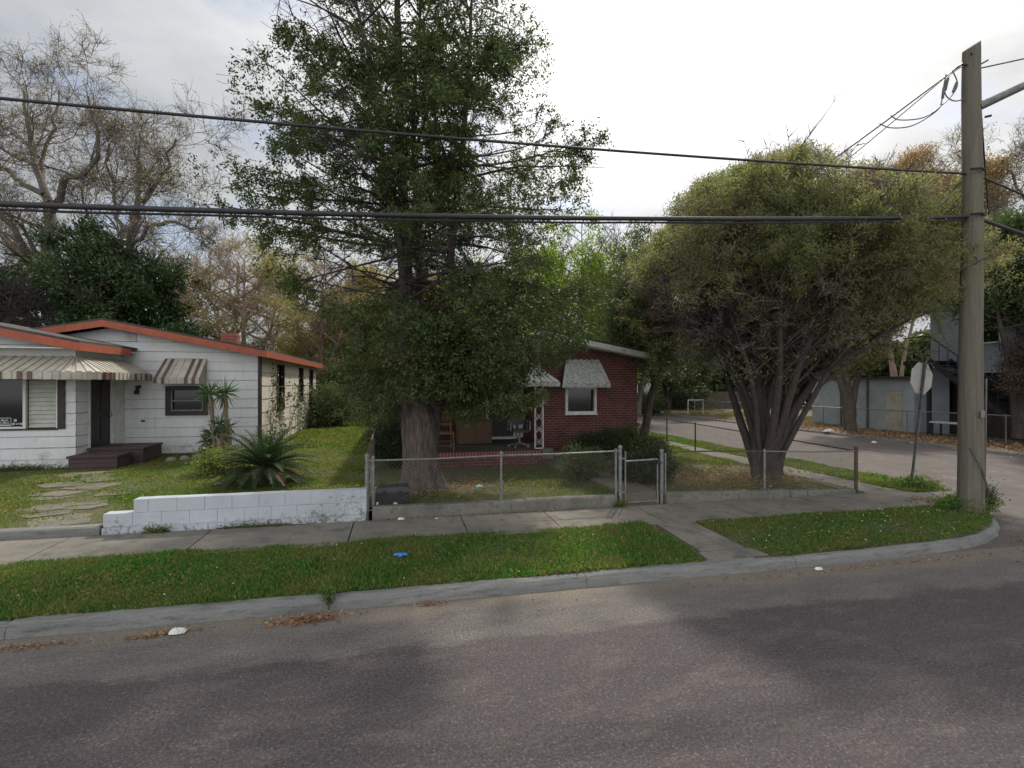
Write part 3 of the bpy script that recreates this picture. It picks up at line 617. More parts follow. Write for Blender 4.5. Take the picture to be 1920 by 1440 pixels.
# small window
wf = MB(); frame_y(wf, -6.84, -5.70, 17.12, 17.25, 1.56, 2.44, 0.13); wr = wf.build('window', 'dark_trim', wh)
wf = MB(); frame_y(wf, -6.71, -5.83, 17.17, 17.24, 1.69, 2.35, 0.035); wf.box(-6.68,-5.86,17.18,17.23,1.98,2.01); wf.build('frame', 'galvanised', wr)
MB().box(-6.7, -5.84, 17.255, 17.27, 1.70, 2.34).build('pane', 'window_glass', wr)
for (y0, y1, z0) in ((19.4,20.5,1.55),(23.4,24.3,1.75),(26.0,26.9,1.2)):
    f = MB(); f.box(-4.30,-4.20,y0,y0+.09,z0,3.2).box(-4.30,-4.20,y1-.09,y1,z0,3.2).box(-4.30,-4.20,y0+.09,y1-.09,z0,z0+.08).box(-4.29,-4.22,y0+.09,y1-.09,(z0+3.2)/2,(z0+3.2)/2+.05)
    wr = f.build('window', 'dark_trim', wh); MB().box(-4.34,-4.32,y0+.02,y1-.02,z0+.02,3.19).build('pane', 'window_glass', wr)
# door in the wing's side wall
d = MB(); d.box(-8.05, -8.0, 15.50, 16.56, 0.80, 2.80)
for z0, z1 in ((1.0,1.6),(1.75,2.6)): d.box(-8.0,-7.985,15.62,16.0,z0,z1).box(-8.0,-7.985,16.08,16.45,z0,z1)
dr = d.build('door', 'dark_door', wh)
MB().tube([(-7.98,16.48,1.72),(-7.93,16.48,1.72),(-7.92,16.48,1.60),(-7.97,16.48,1.58)], 0.012, 6).build('handle', 'galvanised', dr)
df = MB(); df.box(-8.06,-7.93,15.42,15.50,0.75,2.85).box(-8.06,-7.93,16.56,16.64,0.75,2.85).box(-8.06,-7.93,15.50,16.56,2.80,2.86).box(-7.935,-7.925,16.68,17.19,0.5,2.9)
df.build('door_frame', 'white_paint', wh)
# little fittings on the wall
lt = MB(); lt.box(-7.62,-7.50,17.10,17.185,2.38,2.46); lt.tube([(-7.56,17.12,2.38),(-7.56,17.06,2.30),(-7.56,17.05,2.20)], [0.03,0.06,0.075], 10); lt.build('porch_lamp', 'dark_trim', wh)
MB().box(-7.50,-7.40,17.17,17.186,1.38,1.43).build('vent_plate', 'dark_trim', wh)
# corrugated awnings
def slat_sheet(mb, tops, bots, cols, val=0.2, th=0.012, topc=None):
    """tops/bots: lists of n+1 points; slats between, every other raised; a short valance hangs from the lower edge"""
    n = len(tops)-1
    for i in range(n):
        up = 0.020 if i % 2 else 0.0; mb.cur = cols[i % len(cols)] if topc is None else topc
        a, b_, c, d_ = [np.array(p, float) for p in (tops[i], tops[i+1], bots[i+1], bots[i])]
        o_ = np.array((0, 0, up)); e = np.array((0, 0, th))
        mb.hexa([d_+o_, c+o_, b_+o_, a+o_, d_+o_+e, c+o_+e, b_+o_+e, a+o_+e])
        out_ = ((c+d_)/2-(a+b_)/2); out_[2] = 0; out_ = out_/(np.linalg.norm(out_)+1e-9)
        mb.cur = cols[i % len(cols)]; oo = out_*(0.004+up*0.8); v = np.array((0, 0, -val+rng.uniform(-.006, .006)))
        p, q = d_+oo, c+oo; t2 = out_*0.008
        mb.hexa([p+v, q+v, q+v+t2, p+v+t2, p+e, q+e, q+e+t2, p+e+t2])
    mb.cur = 0
A = MB(); tops = []; bots = []
x = -13.0
while x < -7.96: tops.append((x,14.88,3.17)); bots.append((x,14.10,2.78)); x += 0.10
ccx, ccy = -7.95, 14.88
for k in range(0, 13):
    a = -PI/2+k*(PI/2)/12; tops.append((ccx+0.10*math.cos(a), ccy+0.10*math.sin(a), 3.17)); bots.append((ccx+0.76*math.cos(a), ccy+0.78*math.sin(a), 2.78))
y = ccy+0.10
while y < 17.1: tops.append((-7.85,y,3.17)); bots.append((-7.19,y,2.78)); y += 0.10
n = len(tops)-1; cols = []
for i in range(n):
    q = i % 2
    blk = (i//9) % 3
    cols.append(1 if (q and (i % 18) in (1, 3, 7, 9)) and i < 50 else 0)
for i in range(n):
    if 60 <= i < 65: cols[i] = 1
    if i > 74 and i % 3 == 0: cols[i] = 1
slat_sheet(A, tops, bots, cols, 0.17, topc=0)
aw = A.build('awning', ['awning_cream', 'awning_brown'], wh); aw['label'] = 'cream metal awning wrapping the corner over window and door'
A = MB(); n = 12; tops = [(-6.86+i*1.13/n,17.17,3.25) for i in range(n+1)]; bots = [(-6.98+i*1.20/n,16.72,2.66) for i in range(n+1)]
slat_sheet(A, tops, bots, [1,0,1,0,0,0,0,0,1,0,1,0], 0.15)
A.hexa([(-5.745,17.17,2.5),(-5.735,17.17,2.5),(-5.735,17.17,3.27),(-5.745,17.17,3.27),(-5.79,16.72,2.5),(-5.78,16.72,2.5),(-5.78,16.72,2.66),(-5.79,16.72,2.66)])
aw = A.build('awning', ['awning_cream', 'awning_brown'], wh); aw['label'] = 'small awning with brown stripes'
# wooden steps
def wstep(x0, x1, y0, y1, z1, label):
    r_ = thing('wooden_step', ((x0+x1)/2, (y0+y1)/2, 0.36), label, 'step', 'wooden steps at the white house door')
    b_ = MB(); nb = 3
    for k in range(nb):
        za = 0.34+k*(z1-0.06-0.34)/nb; zb = 0.34+(k+1)*(z1-0.06-0.34)/nb-0.006
        b_.box(x0+.03, x1-.03, y0+.03, y1-.03, za, zb)
    b_.build('riser', 'step_wood', r_)
    tp = MB(); w_ = (y1-y0)/4
    for k in range(4): tp.box(x0, x1, y0+k*w_, y0+(k+1)*w_-.008, z1-.055, z1)
    tp.build('tread', 'step_wood', r_)
wstep(-7.9, -6.80, 14.42, 15.12, 0.74, 'low dark wooden step box nearest the lawn')
wstep(-7.88, -6.58, 15.22, 16.35, 0.84, 'taller dark wooden step box right under the door')
rk = [(-6.05,15.5),(-5.8,15.7),(-5.55,15.9),(-5.3,16.05)]
for i, (x, y) in enumerate(rk):
    mb = MB(); n = 12; P = []
    th = np.linspace(0, 2*PI, n, endpoint=False)
    for k, (rz, rr) in enumerate(((0, 0.13), (0.08, 0.14), (0.15, 0.09), (0.17, 0.02))): P.append(np.stack([x+rr*np.cos(th)*(1+.1*np.sin(3*th+i)), y+rr*0.8*np.sin(th), np.full(n, 0.36+rz)], 1))
    V = np.concatenate(P); idx = np.arange(4*n).reshape(4, n)
    a = idx[:-1]; F = np.stack([a, np.roll(a, -1, 1), np.roll(idx[1:], -1, 1), idx[1:]], -1).reshape(-1, 4)
    tag(mb.add(V, F).build('edging_stone', 'sidewalk_concrete', smooth=True), 'pale round stone edging the flower bed below the small striped awning', 'stone', 'edging stones by the wooden steps')

# ================================================================ WALLS ALONG THE PAVEMENT
bw = thing('block_wall', (-2.5, 9.25, 0.15), 'low white painted concrete block wall beside the pavement', 'wall')
B = MB()
def blocks(mb, x0, x1, y0, y1, z0, z1, L_=0.4, off=0.0, g=0.004):
    x = x0-off
    while x < x1-0.02:
        a = max(x, x0)+g; b_ = min(x+L_, x1)-g
        if b_-a > 0.03:
            jy = rng.uniform(-.003, .003); jz = rng.uniform(-.003, .003)
            mb.box(a, b_, y0+jy, y1, z0+g, z1-g+jz)
        x += L_
blocks(B, -4.52, -0.56, 9.15, 9.35, 0.265, 0.475, 0.405, 0.0)
blocks(B, -4.10, -0.56, 9.15, 9.35, 0.475, 0.685, 0.405, 0.2)
B.box(-4.50, -0.57, 9.158, 9.34, 0.2, 0.47); B.box(-4.08, -0.57, 9.158, 9.34, 0.46, 0.68)
B.build('wall', 'block_paint', bw)
B = MB(); blocks(B, -4.52, -0.56, 9.10, 9.37, 0.10, 0.262, 0.9, 0.3, 0.006); B.build('footing', 'block_paint', bw)
def low_wall(name, x0, x1, z1, label, mat='old_concrete', rough=False, z1b=None):
    mb = MB(); n = int((x1-x0)/(0.36 if rough else 0.9)); X = np.linspace(x0, x1, n+1)
    for a, b_ in zip(X[:-1], X[1:]):
        zz = z1+(((z1b or z1)-z1)*(a-x0)/(x1-x0))+rng.uniform(-.014, .014)*(2.0 if rough else 0.7); g = 0.008 if rough else 0.0
        jy = rng.uniform(-.012, .012)*(1 if rough else 0.5)
        mb.hexa([(a+g,9.12+jy,.08),(b_-g,9.12+jy,.08),(b_-g,9.34,.08),(a+g,9.34,.08),(a+g,9.14+jy,zz-.02),(b_-g,9.14+jy,zz-.02),(b_-g,9.32,zz-.02),(a+g,9.32,zz-.02)])
        mb.hexa([(a+g,9.14+jy,zz-.02),(b_-g,9.14+jy,zz-.02),(b_-g,9.32,zz-.02),(a+g,9.32,zz-.02),(a+g+.006,9.165+jy,zz),(b_-g-.006,9.165+jy,zz),(b_-g-.006,9.31,zz),(a+g+.006,9.31,zz)])
    tag(mb.build(name, mat), label, 'low wall')
low_wall('garden_kerb', -0.46, 4.06, 0.36, 'mossy low concrete wall under the fence left of the gate')
low_wall('garden_kerb', 5.10, 7.9, 0.35, 'dark low concrete wall under the fence right of the gate', z1b=0.30)
low_wall('garden_kerb', 7.92, 9.55, 0.29, 'rough broken stone blocks under the fence towards the street corner', rough=True, z1b=0.25)
low_wall('garden_kerb', -12.0, -4.56, 0.29, 'rounded low concrete edge of the white house lawn', 'kerb_concrete')

# ================================================================ FENCES
def mesh_panel(mb, p0, p1, z0, z1, sp_=0.07, r_=0.0019):
    p0 = np.array(p0, float); p1 = np.array(p1, float); Ln = np.linalg.norm(p1-p0); d = (p1-p0)/Ln; H = z1-z0
    P = []
    s = -H
    while s < Ln:
        for sg_ in (1, -1):
            a0, a1 = s, s+H
            ua, ub = max(0, a0), min(Ln, a1)
            if ub-ua < 0.01: continue
            za, zb = (ua-a0), (ub-a0)
            if sg_ < 0: za, zb = H-za, H-zb
            P.append([(p0[0]+d[0]*ua, p0[1]+d[1]*ua+0.001*sg_, z0+za), (p0[0]+d[0]*ub, p0[1]+d[1]*ub+0.001*sg_, z0+zb)])
        s += sp_
    P = np.array(P); mb.tubes(P, np.full(P.shape[:2], r_), 3)
def post(root, x, y, z0, z1, r_, mat, cap=True, label=None):
    mb = MB(); mb.tube([(x,y,z0),(x,y,z1)], r_, 10)
    if cap: mb.tube([(x,y,z1),(x,y,z1+.03),(x,y,z1+.055)], [r_*1.25, r_*1.2, r_*0.4], 10)
    return mb.build('post', mat, root, smooth=False)
fl = thing('chain_link_fence', (1.8, 9.25, 0.3), 'chain link fence on the low wall left of the gate', 'fence')
post(fl, -0.56, 9.25, 0.1, 1.24, 0.036, 'galvanised'); post(fl, -0.455, 9.24, 0.12, 1.20, 0.024, 'galvanised'); post(fl, 1.82, 9.25, 0.3, 1.215, 0.024, 'galvanised'); post(fl, 4.08, 9.25, 0.15, 1.20, 0.024, 'galvanised'); post(fl, 4.17, 9.25, 0.12, 1.26, 0.036, 'galvanised')
MB().tube([(-0.56,9.25,1.165),(0.6,9.25,1.16),(1.82,9.25,1.185),(2.9,9.25,1.18),(4.17,9.25,1.20)], 0.017, 8).build('top_rail', 'galvanised', fl)
mb = MB(); mesh_panel(mb, (-0.5,9.235), (1.82,9.235), 0.37, 1.165); mesh_panel(mb, (1.82,9.235), (4.1,9.235), 0.37, 1.18); mb.build('wire_mesh', 'fence_wire', fl)
for z in (0.3, 0.55, 0.8, 1.05): MB().tube([(-0.60,9.25,z),(-0.42,9.235,z)], 0.010, 6).build('tension_band', 'galvanised', fl)
gt = thing('gate', (4.6, 9.25, 0.2), 'chain link gate in bent pipe frame before the garden path', 'gate')
mb = MB(); mb.tube([(4.27,9.23,0.185),(4.27,9.23,1.19)], 0.016, 8).tube([(4.95,9.23,0.185),(4.95,9.23,0.98)], 0.016, 8).tube([(4.27,9.23,0.20),(4.95,9.23,0.20)], 0.017, 8).tube([(4.27,9.23,1.0),(4.95,9.23,1.02)], 0.017, 8)
mb.build('frame', 'galvanised', gt)
mb = MB(); mesh_panel(mb, (4.29,9.225), (4.94,9.225), 0.22, 1.0); mb.build('wire_mesh', 'fence_wire', gt)
mb = MB(); mb.tube([(4.95,9.25,0.98),(5.05,9.25,1.0)], 0.014, 6).box(4.93,5.0,9.2,9.27,0.93,0.99); mb.build('latch', 'dark_steel', gt)
for z in (0.4, 1.05): MB().tube([(4.17,9.24,z),(4.28,9.23,z)], 0.014, 6).build('hinge', 'galvanised', gt)
fr = thing('chain_link_fence', (7.3, 9.25, 0.3), 'chain link fence right of the gate running to the street corner', 'fence')
post(fr, 5.05, 9.25, 0.1, 1.17, 0.038, 'galvanised'); MB().tube([(5.05,9.25,1.17),(5.05,9.25,1.30)], 0.030, 10).build('post_top', 'dark_steel', fr)
post(fr, 5.13, 9.25, 0.3, 1.08, 0.018, 'galvanised'); post(fr, 7.38, 9.25, 0.2, 1.10, 0.024, 'galvanised'); post(fr, 9.66, 9.25, 0.1, 1.10, 0.036, 'rusty_pipe')
MB().tube([(5.3,9.25,1.155),(6.5,9.25,1.135),(7.38,9.25,1.105)], 0.014, 8).build('top_rail', 'rusty_pipe', fr)
MB().tube([(7.38,9.25,1.105),(8.6,9.25,1.06),(9.66,9.25,1.05)], 0.015, 8).build('top_rail', 'galvanised', fr)
mb = MB(); mesh_panel(mb, (5.1,9.24), (7.38,9.24), 0.36, 1.12); mesh_panel(mb, (7.38,9.24), (9.66,9.24), 0.28, 1.06); mb.build('wire_mesh', 'fence_wire', fr)
fs = thing('chain_link_fence', (10.0, 15, 0.2), 'rusty chain link fence along the side pavement', 'fence')
SP = [(9.66,9.27),(9.75,11.2),(9.86,13.4),(9.95,15.9),(10.05,18.0),(10.12,19.9),(10.2,22.5),(10.3,25.5),(10.4,28.5),(10.5,31.5)]
tz = lambda y: 1.05+0.012*(y-9.27)
for i, (x, y) in enumerate(SP[1:]):
    if i != 0 and i != 1: post(fs, x, y, 0.1, tz(y), 0.024, 'rusty_pipe')
MB().tube([(x,y,tz(y)) for x, y in SP], 0.017, 8).build('top_rail', 'rusty_pipe', fs)
mb = MB()
for p, q in zip(SP[:-1], SP[1:]): mesh_panel(mb, p, q, 0.18, min(tz(p[1]), tz(q[1]))-.01, 0.08, 0.0021)
mb.build('wire_mesh', 'fence_wire', fs)
flf = thing('chain_link_fence', (-0.6, 14, 0.3), 'rusty fence receding beside the grassy passage', 'fence')
LP = [(-0.56,9.3),(-0.58,11.2),(-0.62,13.2),(-0.66,15.4),(-0.7,18),(-0.74,21)]
for x, y in LP[1:]: post(flf, x, y, 0.3, 1.27, 0.02, 'rusty_pipe')
MB().tube([(-0.56,9.3,1.19),(-0.57,10.2,1.30),(-0.60,12.0,1.34)]+[(x,y,1.30) for x, y in LP[2:]], 0.017, 8).build('top_rail', 'rusty_pipe', flf)
mb = MB()
for p, q in zip(LP[:-1], LP[1:]): mesh_panel(mb, p, q, 0.38, 1.25, 0.08)
mb.build('wire_mesh', 'fence_wire', flf)
ff = thing('chain_link_fence', (22.8, 25, 0.1), 'pale railed chain link fence before the grey blue building', 'fence')
FP = [(24.6,10),(24.3,13),(24.0,16),(23.6,19.8),(22.9,24),(22.6,27),(22.6,30),(22.8,33),(23.1,37)]
for x, y in FP: post(ff, x, y, 0.0, 1.22, 0.03, 'galvanised')
MB().tube([(x,y,1.22) for x, y in FP], 0.024, 8).build('top_rail', 'galvanised', ff)
mb = MB()
for p, q in zip(FP[:-1], FP[1:]): mesh_panel(mb, p, q, 0.15, 1.2, 0.14, 0.003)
mb.build('wire_mesh', 'fence_wire', ff)

# ================================================================ BRICK HOUSE
bh = thing('brick_house', (3.8, 16, 0.3), 'red brick bungalow with white metal awnings and a shaded porch', 'house')
W = MB()
course_wall(W, front(14.2), [(3.95,.2),(6.95,.2),(6.95,3.33),(3.95,3.88)], [0.2], [(4.70,5.62,1.66,2.40)], 0)
course_wall(W, front(15.6), [(0.45,.2),(3.95,.2),(3.95,3.85),(3.7,3.9),(0.45,3.3)], [0.2], [(2.62,3.5,0.84,2.75)], 0)
W.cur = 1
course_wall(W, right(3.95), [(14.2,.2),(15.6,.2),(15.6,3.85),(14.2,3.85)], [0.2], (), 0)
W.quad([(3.94,15.6,.2),(3.94,14.2,.2),(3.94,14.2,3.8),(3.94,15.6,3.8)])
W.quad([(6.95,14.2,.2),(6.95,24,.2),(6.95,24,3.33),(6.95,14.2,3.33)]); W.quad([(0.45,24,.2),(0.45,15.6,.2),(0.45,15.6,3.3),(0.45,24,3.3)])
W.cur = 0
W.quad([(0.45,24,.2),(6.95,24,.2),(6.95,24,3.3),(0.45,24,3.3)])
W.build('wall', ['brick_front', 'brick_side'], bh)
W = MB(); course_wall(W, front(14.19), [(0.45,2.85),(3.95,2.85),(3.95,3.86),(3.7,3.92),(0.45,3.32)], [2.85+0.14*i for i in range(9)]); W.box(0.45,3.93,14.2,14.35,2.72,2.86); W.build('gable_panel', 'white_boards', bh)
lv = MB()
for k in range(6): lv.box(4.06, 4.42, 14.13, 14.18, 3.42+k*.062, 3.42+k*.062+.035)
lv.box(4.03,4.06,14.13,14.19,3.38,3.8); lv.box(4.42,4.45,14.13,14.19,3.38,3.78); lv.build('gable_vent', 'white_paint', bh)
Rf = MB(); gable_roof(Rf, 0.05, 7.35, 3.7, 3.36, 3.36, 4.02, 13.78, 24.4, 0.07); Rf.build('roof', 'roof_shingle', bh)
Fa = MB(); rake(Fa, 0.05, 3.36, 3.7, 4.02, 13.78, 0.15); rake(Fa, 3.7, 4.02, 7.35, 3.36, 13.78, 0.15); Fa.box(7.35,7.385,13.745,24.4,3.2,3.36); Fa.build('fascia', 'white_paint', bh)
Sf = MB(); Sf.hexa([(3.96,13.8,3.80),(7.3,13.8,3.20),(7.3,14.19,3.20),(3.96,14.19,3.80),(3.96,13.8,3.82),(7.3,13.8,3.22),(7.3,14.19,3.22),(3.96,14.19,3.82)]); Sf.build('soffit', 'white_paint', bh)
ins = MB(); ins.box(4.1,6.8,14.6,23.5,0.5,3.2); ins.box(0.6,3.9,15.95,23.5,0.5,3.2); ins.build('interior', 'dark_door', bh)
wf = MB(); frame_y(wf, 4.68, 5.64, 14.14, 14.26, 1.63, 2.42, 0.075); wf.box(4.66,5.66,14.10,14.2,1.60,1.635); wr = wf.build('window', 'white_paint', bh)
MB().box(4.75,5.57,14.28,14.30,1.70,2.35).build('pane', 'window_glass', wr)
d = MB(); frame_y(d, 2.6, 3.52, 15.54, 15.66, 0.80, 2.78, 0.07); d.box(2.58,3.56,15.48,15.56,0.80,0.86); wr = d.build('door', 'white_paint', bh)
MB().box(2.67,3.45,15.66,15.69,0.87,2.72).build('door_panel', 'dark_door', wr)
d = MB(); d.box(3.56,3.74,15.50,15.6,0.85,2.6); d.build('shutter', 'white_paint', bh)
pf = MB(); pf.box(0.45,3.94,12.98,15.6,0.68,0.76); pf.build('porch_floor', 'porch_slab', bh)
pf = MB(); pf.box(0.45,3.86,12.92,12.975,0.2,0.62); pf.box(0.45,0.5,12.98,15.5,0.2,0.66); pf.box(3.80,3.86,12.98,14.19,0.2,0.66); pf.build('porch_base', 'brick_front', bh)
pf = MB(); pf.box(0.42,3.62,12.89,12.99,0.62,0.765); pf.build('porch_edge', 'soldier_brick', bh)
pf = MB(); pf.box(3.63,3.92,12.86,13.14,0.55,0.80); pf.build('post_block', 'old_concrete', bh)
# wrought iron post
pi = MB()
for x in (3.46, 3.68): pi.box(x-.012,x+.012,12.98,13.005,0.80,2.55)
pi.box(3.45,3.69,12.98,13.005,0.80,0.825); pi.box(3.45,3.69,12.98,13.005,2.5,2.53)
for k in range(5):
    z0 = 0.86+k*0.33
    for sg_ in (1, -1):
        th = np.linspace(0, 2.2*PI, 14); rr = 0.052*(1-th/(3.4*PI))
        pi.tube(np.stack([3.57+sg_*(0.045-rr*np.cos(th)*0.9), np.full(14, 12.99), z0+0.09+rr*np.sin(th)*1.3], 1), 0.006, 5)
        th = np.linspace(0, PI, 8); pi.tube(np.stack([3.57+sg_*0.09*np.sin(th), np.full(8, 12.99), z0+0.30-0.14*np.cos(th)*1.0], 1), 0.006, 5)
pi.build('iron_post', 'white_paint', bh)
# porch awning with hipped right end, and window awning
A = MB(); n = 26; tops = [(0.5+i*(3.72-0.5)/n,14.12,3.05) for i in range(n+1)]; bots = [(0.3+i*(4.05-0.3)/n,12.75,2.54) for i in range(n+1)]
m_ = 9
for k in range(1, m_+1): tops.append((3.72+0.002*k, 14.12, 3.05)); bots.append((4.05+0.30*math.sin(k/m_*PI/2), 12.75+1.35*(k/m_), 2.54))
slat_sheet(A, tops, bots, [0], 0.10); o = A.build('awning', 'awning_white', bh); o['label'] = 'wide porch awning with hipped end'
A = MB(); n = 12; tops = [(4.70+i*1.02/n,14.16,3.19) for i in range(n+1)]; bots = [(4.42+i*1.42/n,13.62,2.50) for i in range(n+1)]
tops = [(4.69,14.16,2.5)]*0+tops
slat_sheet(A, tops, bots, [0], 0.10)
A.hexa([(4.70,14.16,2.45),(4.71,14.16,2.45),(4.71,14.16,3.19),(4.70,14.16,3.19),(4.43,13.63,2.42),(4.44,13.63,2.42),(4.44,13.63,2.50),(4.43,13.63,2.50)])
A.hexa([(5.71,14.16,2.45),(5.72,14.16,2.45),(5.72,14.16,3.19),(5.71,14.16,3.19),(5.82,13.63,2.42),(5.83,13.63,2.42),(5.83,13.63,2.50),(5.82,13.63,2.50)])
o = A.build('awning', 'awning_white', bh); o['label'] = 'speckled white window awning'
# porch furniture
oc = thing('office_chair', (3.22, 13.75, 0.76), 'black swivel office chair on the porch beside the iron post', 'chair')
mb = MB(); mb.box(2.98,3.44,13.52,13.98,1.18,1.25); mb.build('seat', 'black_plastic', oc)
mb = MB(); mb.box(3.02,3.42,13.95,14.0,1.36,1.72); mb.box(3.19,3.25,13.98,14.02,1.16,1.4); mb.build('backrest', 'black_plastic', oc)
for x in (2.94, 3.48): MB().tube([(x,13.95,1.22),(x,13.97,1.50),(x,13.6,1.46),(x,13.58,1.22)], 0.018, 6).build('armrest', 'galvanised', oc)
mb = MB(); mb.tube([(3.22,13.75,0.86),(3.22,13.75,1.2)], 0.03, 8)
for k in range(5):
    a = k*2*PI/5+.3; mb.tube([(3.22,13.75,0.88),(3.22+.3*math.cos(a),13.75+.3*math.sin(a),0.81)], 0.018, 6); mb.tube([(3.22+.3*math.cos(a),13.73+.3*math.sin(a),0.785),(3.22+.3*math.cos(a),13.77+.3*math.sin(a),0.785)], 0.024, 8)
mb.build('base', 'galvanised', oc)
wc = thing('wooden_chair', (1.1, 13.5, 0.76), 'tan ladder back wooden chair on the porch beside the tree trunk', 'chair')
for (x, y, z) in ((0.88,13.3,1.22),(1.36,13.3,1.22),(0.92,13.72,1.95),(1.33,13.72,1.95)): MB().tube([(x,y,0.76),(x,y+(0.0 if z < 1.5 else .06),z)], 0.020, 8).build('leg', 'tan_wood', wc)
mb = MB(); mb.box(0.86,1.38,13.28,13.74,1.20,1.235); mb.build('seat', 'tan_wood', wc)
mb = MB()
for z in (1.4, 1.56, 1.72, 1.88): mb.box(0.93,1.32,13.75,13.765,z,z+.06)
mb.build('backrest', 'tan_wood', wc)
mb = MB()
for z in (0.9, 1.02): mb.tube([(0.88,13.3,z),(1.36,13.3,z)], 0.011, 6).tube([(0.88,13.3,z+.04),(0.92,13.72,z+.04)], 0.011, 6).tube([(1.36,13.3,z+.04),(1.33,13.72,z+.04)], 0.011, 6)
mb.build('stretcher', 'tan_wood', wc)
cb_ = thing('cabinet', (2.15, 14.9, 0.76), 'plain brown low cabinet against the porch wall', 'cabinet')
MB().box(1.62,2.60,14.6,15.2,0.78,1.42).build('carcass', 'brown_board', cb_)
MB().box(1.63,2.10,14.58,14.598,0.80,1.36).box(2.12,2.59,14.58,14.598,0.80,1.36).build('door', 'brown_board', cb_); MB().box(1.59,2.63,14.56,15.22,1.42,1.45).build('top', 'brown_board', cb_)

# ================================================================ TREES
def unit(v): return v/(np.linalg.norm(v, axis=-1, keepdims=True)+1e-9)
def curve(p, d, Ln, n, wig, up=0.0):
    P = [np.array(p, float)]; d = unit(np.array(d, float)); st = Ln/(n-1)
    for i in range(n-1):
        d = unit(d+rng.normal(size=3)*wig+np.array((0, 0, up))); P.append(P[-1]+d*st)
    return np.array(P)
def gather(mb, items, k):
    by = {}
    for P, r_ in items: by.setdefault(len(P), []).append((P, r_))
    for n, L_ in by.items(): mb.tubes(np.array([a for a, _ in L_]), np.array([b_ for _, b_ in L_]), k)
def interp_line(P, t_):
    P = np.asarray(P, float); s = np.r_[0, np.cumsum(np.linalg.norm(np.diff(P, axis=0), axis=1))]; s /= s[-1]
    return np.array([np.interp(t_, s, P[:, i]) for i in range(3)])
def resample(P, n):
    P = np.asarray(P, float); s = np.r_[0, np.cumsum(np.linalg.norm(np.diff(P, axis=0), axis=1))]; s /= s[-1]; t_ = np.linspace(0, 1, n)
    return np.stack([np.interp(t_, s, P[:, i]) for i in range(3)], 1)
def clumpnoise(P, s, seed):
    g = np.random.default_rng(seed); v = 0
    for k in range(5):
        d = g.normal(size=3)*s*(0.6+0.35*k); v = v+np.sin(P@d+g.uniform(0, 6.28))/(1+0.25*k)
    return v/2.6
